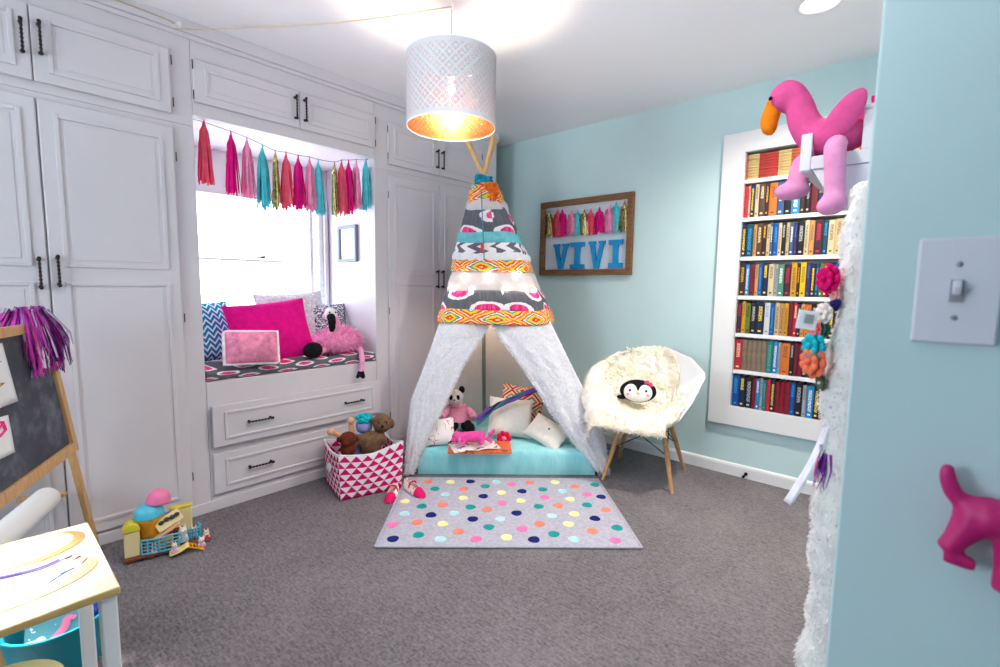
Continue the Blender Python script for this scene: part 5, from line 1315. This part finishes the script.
# turquoise tub with book and bits
tc = V((.800, -3.150, 0))
t = thing('storage_tub', 'turquoise flexible plastic tub on the floor behind the child table', 'tub', tc)
m_tub = pm('turquoise_plastic', (36, 160, 178), .45, .35)
b = MB(); b.lathe([(.0, .003), (.098, .003), (.104, .010), (.130, .165), (.137, .172), (.137, .176), (.128, .175), (.126, .165), (.100, .014), (.0, .009)], 40, Matrix.Translation(tc))
b.build('tub_body', m_tub, t)
for s in (-1, 1):
    b = MB(); P = [tc+V((.132*math.sin(a), s*.132*math.cos(a), .172)) for a in (-.42, -.3, 0, .3, .42)]
    P[1].z += .028; P[2].z += .036; P[3].z += .028; b.tube(spline(P, 4), .007, 8); b.build('tub_handle', m_tub, t)
def unic():
    m, nt, b = new('teal_patterned_cover', .5, .3); n = noi(nt, 34, 2); base(nt, b, ramp(nt, n, [(0, (200, 226, 228)), (.34, (92, 158, 172)), (.68, (222, 120, 160))])); return m
bkc = tc+V((.012, -.01, .115)); Rk = basis((.80, -.20, .57))
t = thing('picture_book', 'teal picture book with a pink shape standing in the turquoise tub', 'book', bkc-V((0, 0, .1)))
b = MB(); b.box(bkc, (.135, .165, .012), Rk); b.build('cover', unic(), t, smooth=False, bevel=.002)
MB().box(bkc+Rk@V((.003, .0, .0)), (.134, .160, .009), Rk).build('pages', m_pages, t, smooth=False)
b = MB(); Lk = lambda x, y: bkc+Rk@V((x, y, .0068))
b.tube(spline([Lk(-.035, -.055), Lk(-.01, -.02), Lk(.022, .012), Lk(.03, .04), Lk(.05, .034)], 4), [.007]*4+[.012]*8+[.008]*5, 8, flat=.25); b.build('cover_picture', pm('pink_print', (232, 120, 160), .5), t)
c = tc+V((-.02, .075, .125)); b = MB(); b.ell(c, (.034, .030, .028)); b.ell(c+V((.02, .012, .012)), (.022, .02, .02)); b.ell(c+V((0, 0, -.05)), (.03, .03, .06))
tag(b.build('blue_toy', pm('royal_blue_plastic', (24, 60, 160), .4)), 'royal blue rounded toy at the right inside the turquoise tub', 'toy')
c = tc+V((.055, -.070, .135)); b = MB(); b.tube([c+V((-.02, -.01, -.05)), c, c+V((.02, .025, .012))], [.014, .013, .008], 10); b.ell(c+V((.02, .026, .012)), .013)
tag(b.build('toy_wand', pm('white_mint_plastic', (214, 232, 224), .4)), 'pale toy stick at the left inside the turquoise tub', 'toy')
# pale yellow stool
sc_ = V((1.275, -3.295, 0)); SZ = .285
t = thing('child_stool', 'pale yellow plastic child stool tucked under the white-legged table', 'stool', sc_)
m_yel = pm('pale_yellow_plastic', (236, 230, 172), .5, .3)
b = MB(); b.lathe([(0, SZ-.02), (.112, SZ-.02), (.122, SZ-.012), (.122, SZ-.005), (.112, SZ+.001), (.06, SZ-.003), (0, SZ-.004)], 40, Matrix.Translation(sc_)); b.build('seat', m_yel, t)
for i in range(4):
    a = PI/4+i*PI/2; d = V((math.cos(a), math.sin(a), 0)); MB().tube([sc_+d*.125+V((0, 0, .001)), sc_+d*.085+V((0, 0, SZ-.018))], [.013, .017], 12).build('leg', m_yel, t)

# ================================================================== ICE-CREAM TOY HOUSE AND FIGURES
o0 = W(165, 549.5, 2, 0); rz = -.21; TMx = Matrix.Translation(o0)@Matrix.Rotation(rz, 4, 'Z')@Matrix.Scale(.96, 4)
def T(x, y, z): return TMx@V((x, y, z))
RT3 = TMx.to_3x3()
t = thing('toy_house', 'ice-cream parlour toy house with pink and turquoise scoops beside the white cabinet', 'toy house', o0, rz)
m_tb = pm('toy_brown', (122, 66, 44), .5); m_tc = pm('toy_cream', (236, 214, 160), .5); m_ty = pm('toy_yellow', (226, 208, 64), .45); m_to = pm('toy_orange', (232, 152, 30), .45, var=.1, vscale=40); m_tt = pm('toy_turquoise', (82, 186, 212), .4); m_tp = pm('toy_pink', (238, 124, 170), .4); m_wd = pm('toy_mustard', (196, 140, 40), .5)
b = MB()
b.box(T(0, -.01, .018), (.13, .28, .012), RT3)
for x in (-.05, .05):
    for y in (-.13, -.05, .04, .11): b.box(T(x, y, .0065), (.022, .022, .012), RT3)
b.build('base_plate', m_tb, t, smooth=False, bevel=.002)
def BX(nm, c, size, m, bev=.002, parent=t): return MB().box(T(*c), size, RT3).build(nm, m, parent, smooth=False, bevel=bev)
tw = BX('tower', (.02, -.118, .082), (.055, .058, .115), m_tc, .004)
b = MB(); b.prism([(-.032, 0), (.032, 0), (.032, .014), (.024, .030), (.010, .038), (-.010, .038), (-.024, .030), (-.032, .014)], .062, Matrix.Translation(T(.051, -.118, .1405))@(Matrix.Rotation(rz, 4, 'Z')@Matrix.Scale(.96, 4)@Matrix(((0, 0, -1, 0), (1, 0, 0, 0), (0, 1, 0, 0), (0, 0, 0, 1))))); b.build('tower_roof', m_ty, t, smooth=False, bevel=.004)
BX('rear_wall', (-.055, -.01, .075), (.012, .20, .10), m_wd)
BX('side_panel', (-.03, .072, .098), (.020, .085, .150), m_tc, .006); BX('panel_trim', (-.03, .072, .181), (.026, .092, .016), m_ty, .006)
MB().lathe([(.034, .085), (.042, .115), (.052, .165), (.056, .168), (.056, .178), (.0, .178)], 28, TMx@Matrix.Translation((-.005, -.050, 0))).build('ice_cream_cone', m_to, t)
def scoop(z, r, h, y): return [(r*1.0, z), (r*1.04, z+.004), (r, z+.012), (r*.96, z+h*.45), (r*.78, z+h*.75), (r*.45, z+h*.94), (0, z+h)]
MB().lathe(scoop(.179, .058, .062, 0), 30, TMx@Matrix.Translation((-.005, -.052, 0))).build('turquoise_scoop', m_tt, t)
MB().lathe(scoop(.236, .048, .060, 0), 30, TMx@Matrix.Translation((-.008, -.034, 0))@Matrix.Rotation(-.08, 4, 'X')).build('pink_scoop', m_tp, t)
b = MB(); b.box(T(.03, .020, .150), (.010, .105, .055), RT3@Euler((.45, -.35, 0)).to_matrix()); sg = b.build('sign_board', m_tc, t, smooth=False, bevel=.003)
b = MB(); 
for q in ((-.01, .008), (.012, .014), (.03, .022), (-.03, -.004)): b.ell(T(.037, .022+q[0], .152+q[1]), (.004, .012, .010), RT3@Euler((.45, -.35, 0)).to_matrix(), 12, 8)
b.build('sign_picture', pm('toy_dark_print', (60, 64, 56), .5), sg)
b = MB(); b.box(T(.035, .012, .105), (.04, .11, .012), RT3@Euler((.5, 0, 0)).to_matrix()); b.build('counter_beam', pm('toy_peach', (226, 178, 138), .5), t, smooth=False, bevel=.003)
BX('counter', (.02, .0, .050), (.05, .07, .045), m_to, .006); BX('oven', (-.01, .06, .055), (.04, .05, .06), m_tb, .003)
def fence_bars(pts, h, z0, nm):
    b = MB(); P = [T(x, y, 0) for x, y in pts]
    for k in range(5):
        z = z0+h*k/4; b.tube([p+V((0, 0, z)) for p in P], .0042 if k in (0, 4) else .0026, 6)
    for p, q in zip(P, P[1:]):
        n = max(2, int((q-p).length/.022))
        for i in range(n+1): r = p.lerp(q, i/n); b.tube([r+V((0, 0, z0)), r+V((0, 0, z0+h))], .003, 6)
    return b.build(nm, m_tt, t, smooth=True)
fence_bars([(.050, -.085), (.062, -.04), (.066, .0), (.060, .055)], .062, .026, 'picket_fence')
fence_bars([(.01, .095), (.02, .112), (.005, .138), (-.02, .146), (-.045, .138)], .066, .004, 'picket_fence')
# slide
sl = T(.105, .06, 0)
t2 = thing('toy_slide', 'small yellow toy slide with an orange ladder in front of the toy house', 'toy', sl, rz)
b = MB(); SPt = [(.095, .03, .012), (.10, .06, .020), (.10, .085, .036)]
b.grid(lambda a, e: T(.118-.048*(1-a), .015+.075*e, .008+.026*e*e+.012*(2*a-1)**2), 8, 10); b.build('chute', pm('toy_pale_yellow', (240, 222, 140), .45), t2, solid=.004, auto=0)
b = MB()
for x in (.072, .110): b.tube([T(x, .088, .036), T(x, .150, .004)], .004, 6)
for k in range(5): f = k/4; b.tube([T(.072, .092+.052*f, .034-.026*f), T(.110, .092+.052*f, .034-.026*f)], .0032, 6)
b.build('ladder', m_to, t2)
def figure(nm, p, s, col, label, dress=None, lean=0, ry=0):
    p = V(p); t = thing(nm, label, 'toy figure', p); R = RT3.normalized()@Euler((0, 0, ry)).to_matrix()@Euler((0, lean, 0)).to_matrix(); P = lambda x, y, z: p+R@(V((x, y, z))*s)
    m = fab('figure_%d_%d_%d' % col, col, var=.05)
    el = [('e', P(0, 0, .30), (.19*s, .20*s, .24*s)), ('e', P(.03, 0, .66), (.20*s, .22*s, .20*s)), ('t', [P(-.02, .10, .80), P(-.03, .13, 1.04)], [.065*s, .045*s]), ('t', [P(-.02, -.10, .80), P(-.03, -.13, 1.04)], [.065*s, .045*s])]
    for q in (-1, 1): el += [('t', [P(.05, q*.09, .16), P(.22, q*.12, .07)], [.08*s, .075*s]), ('t', [P(.06, q*.17, .42), P(.18, q*.19, .28)], [.06*s, .05*s])]
    blob('body', el, m, t, max(.0022, .05*s))
    each('eye', m_black, t, [(P(.20, q*.09, .70), .026*s) for q in (-1, 1)], nu=8, nv=6); each('nose', m_black, t, [(P(.235, 0, .64), .024*s)], nu=8, nv=6)
    if dress: b = MB(); b.lathe([(.15, .5), (.22, .3), (.28, .10)], 16, Matrix.Translation(p)@R.to_4x4()@Matrix.Diagonal((s, s, s, 1))); b.build('dress', dress, t, solid=.0015)
fc, fwh, fbr = (236, 214, 196), (240, 234, 232), (150, 116, 96)
pk2 = fab('figure_pink_dress', (232, 170, 190)); gy = fab('figure_grey_dress', (170, 180, 200)); rd = fab('figure_red_dress', (180, 50, 60))
figure('rabbit_figure', T(.042, -.062, .025), .062, fbr, 'brown toy rabbit standing behind the left end of blue toy fence')
figure('rabbit_figure', T(.052, -.040, .025), .046, fwh, 'small white toy rabbit at the left part of blue toy fence', pk2, ry=.3)
figure('rabbit_figure', T(.022, .072, .025), .082, fwh, 'tall white toy rabbit in grey dress right of the toy house', gy)
figure('rabbit_figure', T(-.012, .118, .006), .070, fc, 'cream toy rabbit inside the right curved toy fence')
figure('rabbit_figure', T(.095, .035, .018), .052, fc, 'cream toy rabbit riding the yellow toy slide', pk2)
figure('rabbit_figure', T(.070, .142, .001), .060, fwh, 'white toy rabbit in pink dress standing on carpet right of the toy fence', pk2, lean=.25)
figure('rabbit_figure', T(.030, .168, .001), .058, fc, 'cream toy rabbit in red dress, farthest right on the carpet', rd, lean=-.5)

# ================================================================== LIGHT
w = bpy.data.worlds.new('daylight'); sc.world = w; w.use_nodes = True
bg_ = w.node_tree.nodes['Background']; bg_.inputs[0].default_value = (.80, .90, 1.0, 1); bg_.inputs[1].default_value = 12.0
def portal(nm, loc, rot, sx, sy):
    l = bpy.data.lights.new(nm, 'AREA'); l.shape = 'RECTANGLE'; l.size = sx; l.size_y = sy; l.cycles.is_portal = True
    o = bpy.data.objects.new(nm, l); C.objects.link(o); o.location = loc; o.rotation_euler = rot
portal('window_portal', (-.77, (WY0+WY1)/2, (WZ0+WZ1)/2), (0, -PI/2, 0), WZ1-WZ0, WY1-WY0)
portal('rear_fill_portal', ((RW0+RW1)/2, -5.01, (RZ0+RZ1)/2), (PI/2, 0, 0), RW1-RW0, RZ1-RZ0)  # guides sky light through the added rear opening, out of view
def spot(nm, loc, to, power, deg, blend, col, r=.06):
    l = bpy.data.lights.new(nm, 'SPOT'); l.energy = power; l.spot_size = math.radians(deg); l.spot_blend = blend; l.color = col; l.shadow_soft_size = r
    o = bpy.data.objects.new(nm, l); C.objects.link(o); o.location = loc; o.rotation_euler = (V(to)-V(loc)).to_track_quat('-Z', 'Y').to_euler()
spot('downlight_lamp', RL-V((0, 0, .012)), RL-V((0, .0, 2)), 240, 155, .9, (1, .90, .78))
spot('table_lamp_beam', (1.02, -3.60, 2.40), (1.12, -3.38, .5), 1050, 18.5, .35, (1, .96, .90))
spot('room_fill_spot', (2.05, -2.2, H-.03), (1.75, -2.1, 0), 70, 130, .9, (1, .94, .88))  # added unseen fill for the room, no ceiling fixture here
spot('ceiling_bounce_fill', (2.5, -4.2, .95), (1.75, -2.65, H), 290, 66, .8, (.98, .98, 1), .5)  # added fill bounced off the ceiling from behind the camera, not a room lamp
sc.view_settings.view_transform = 'Standard'; sc.view_settings.look = 'None'; sc.view_settings.gamma = 1
sc.view_settings.use_curve_mapping = False; sc.view_settings.exposure = -0.08
sc.cycles.use_denoising = True; sc.cycles.max_bounces = 10; sc.cycles.diffuse_bounces = 6; sc.cycles.transparent_max_bounces = 12
sc.cycles.sample_clamp_indirect = 6; sc.cycles.caustics_reflective = False; sc.cycles.caustics_refractive = False
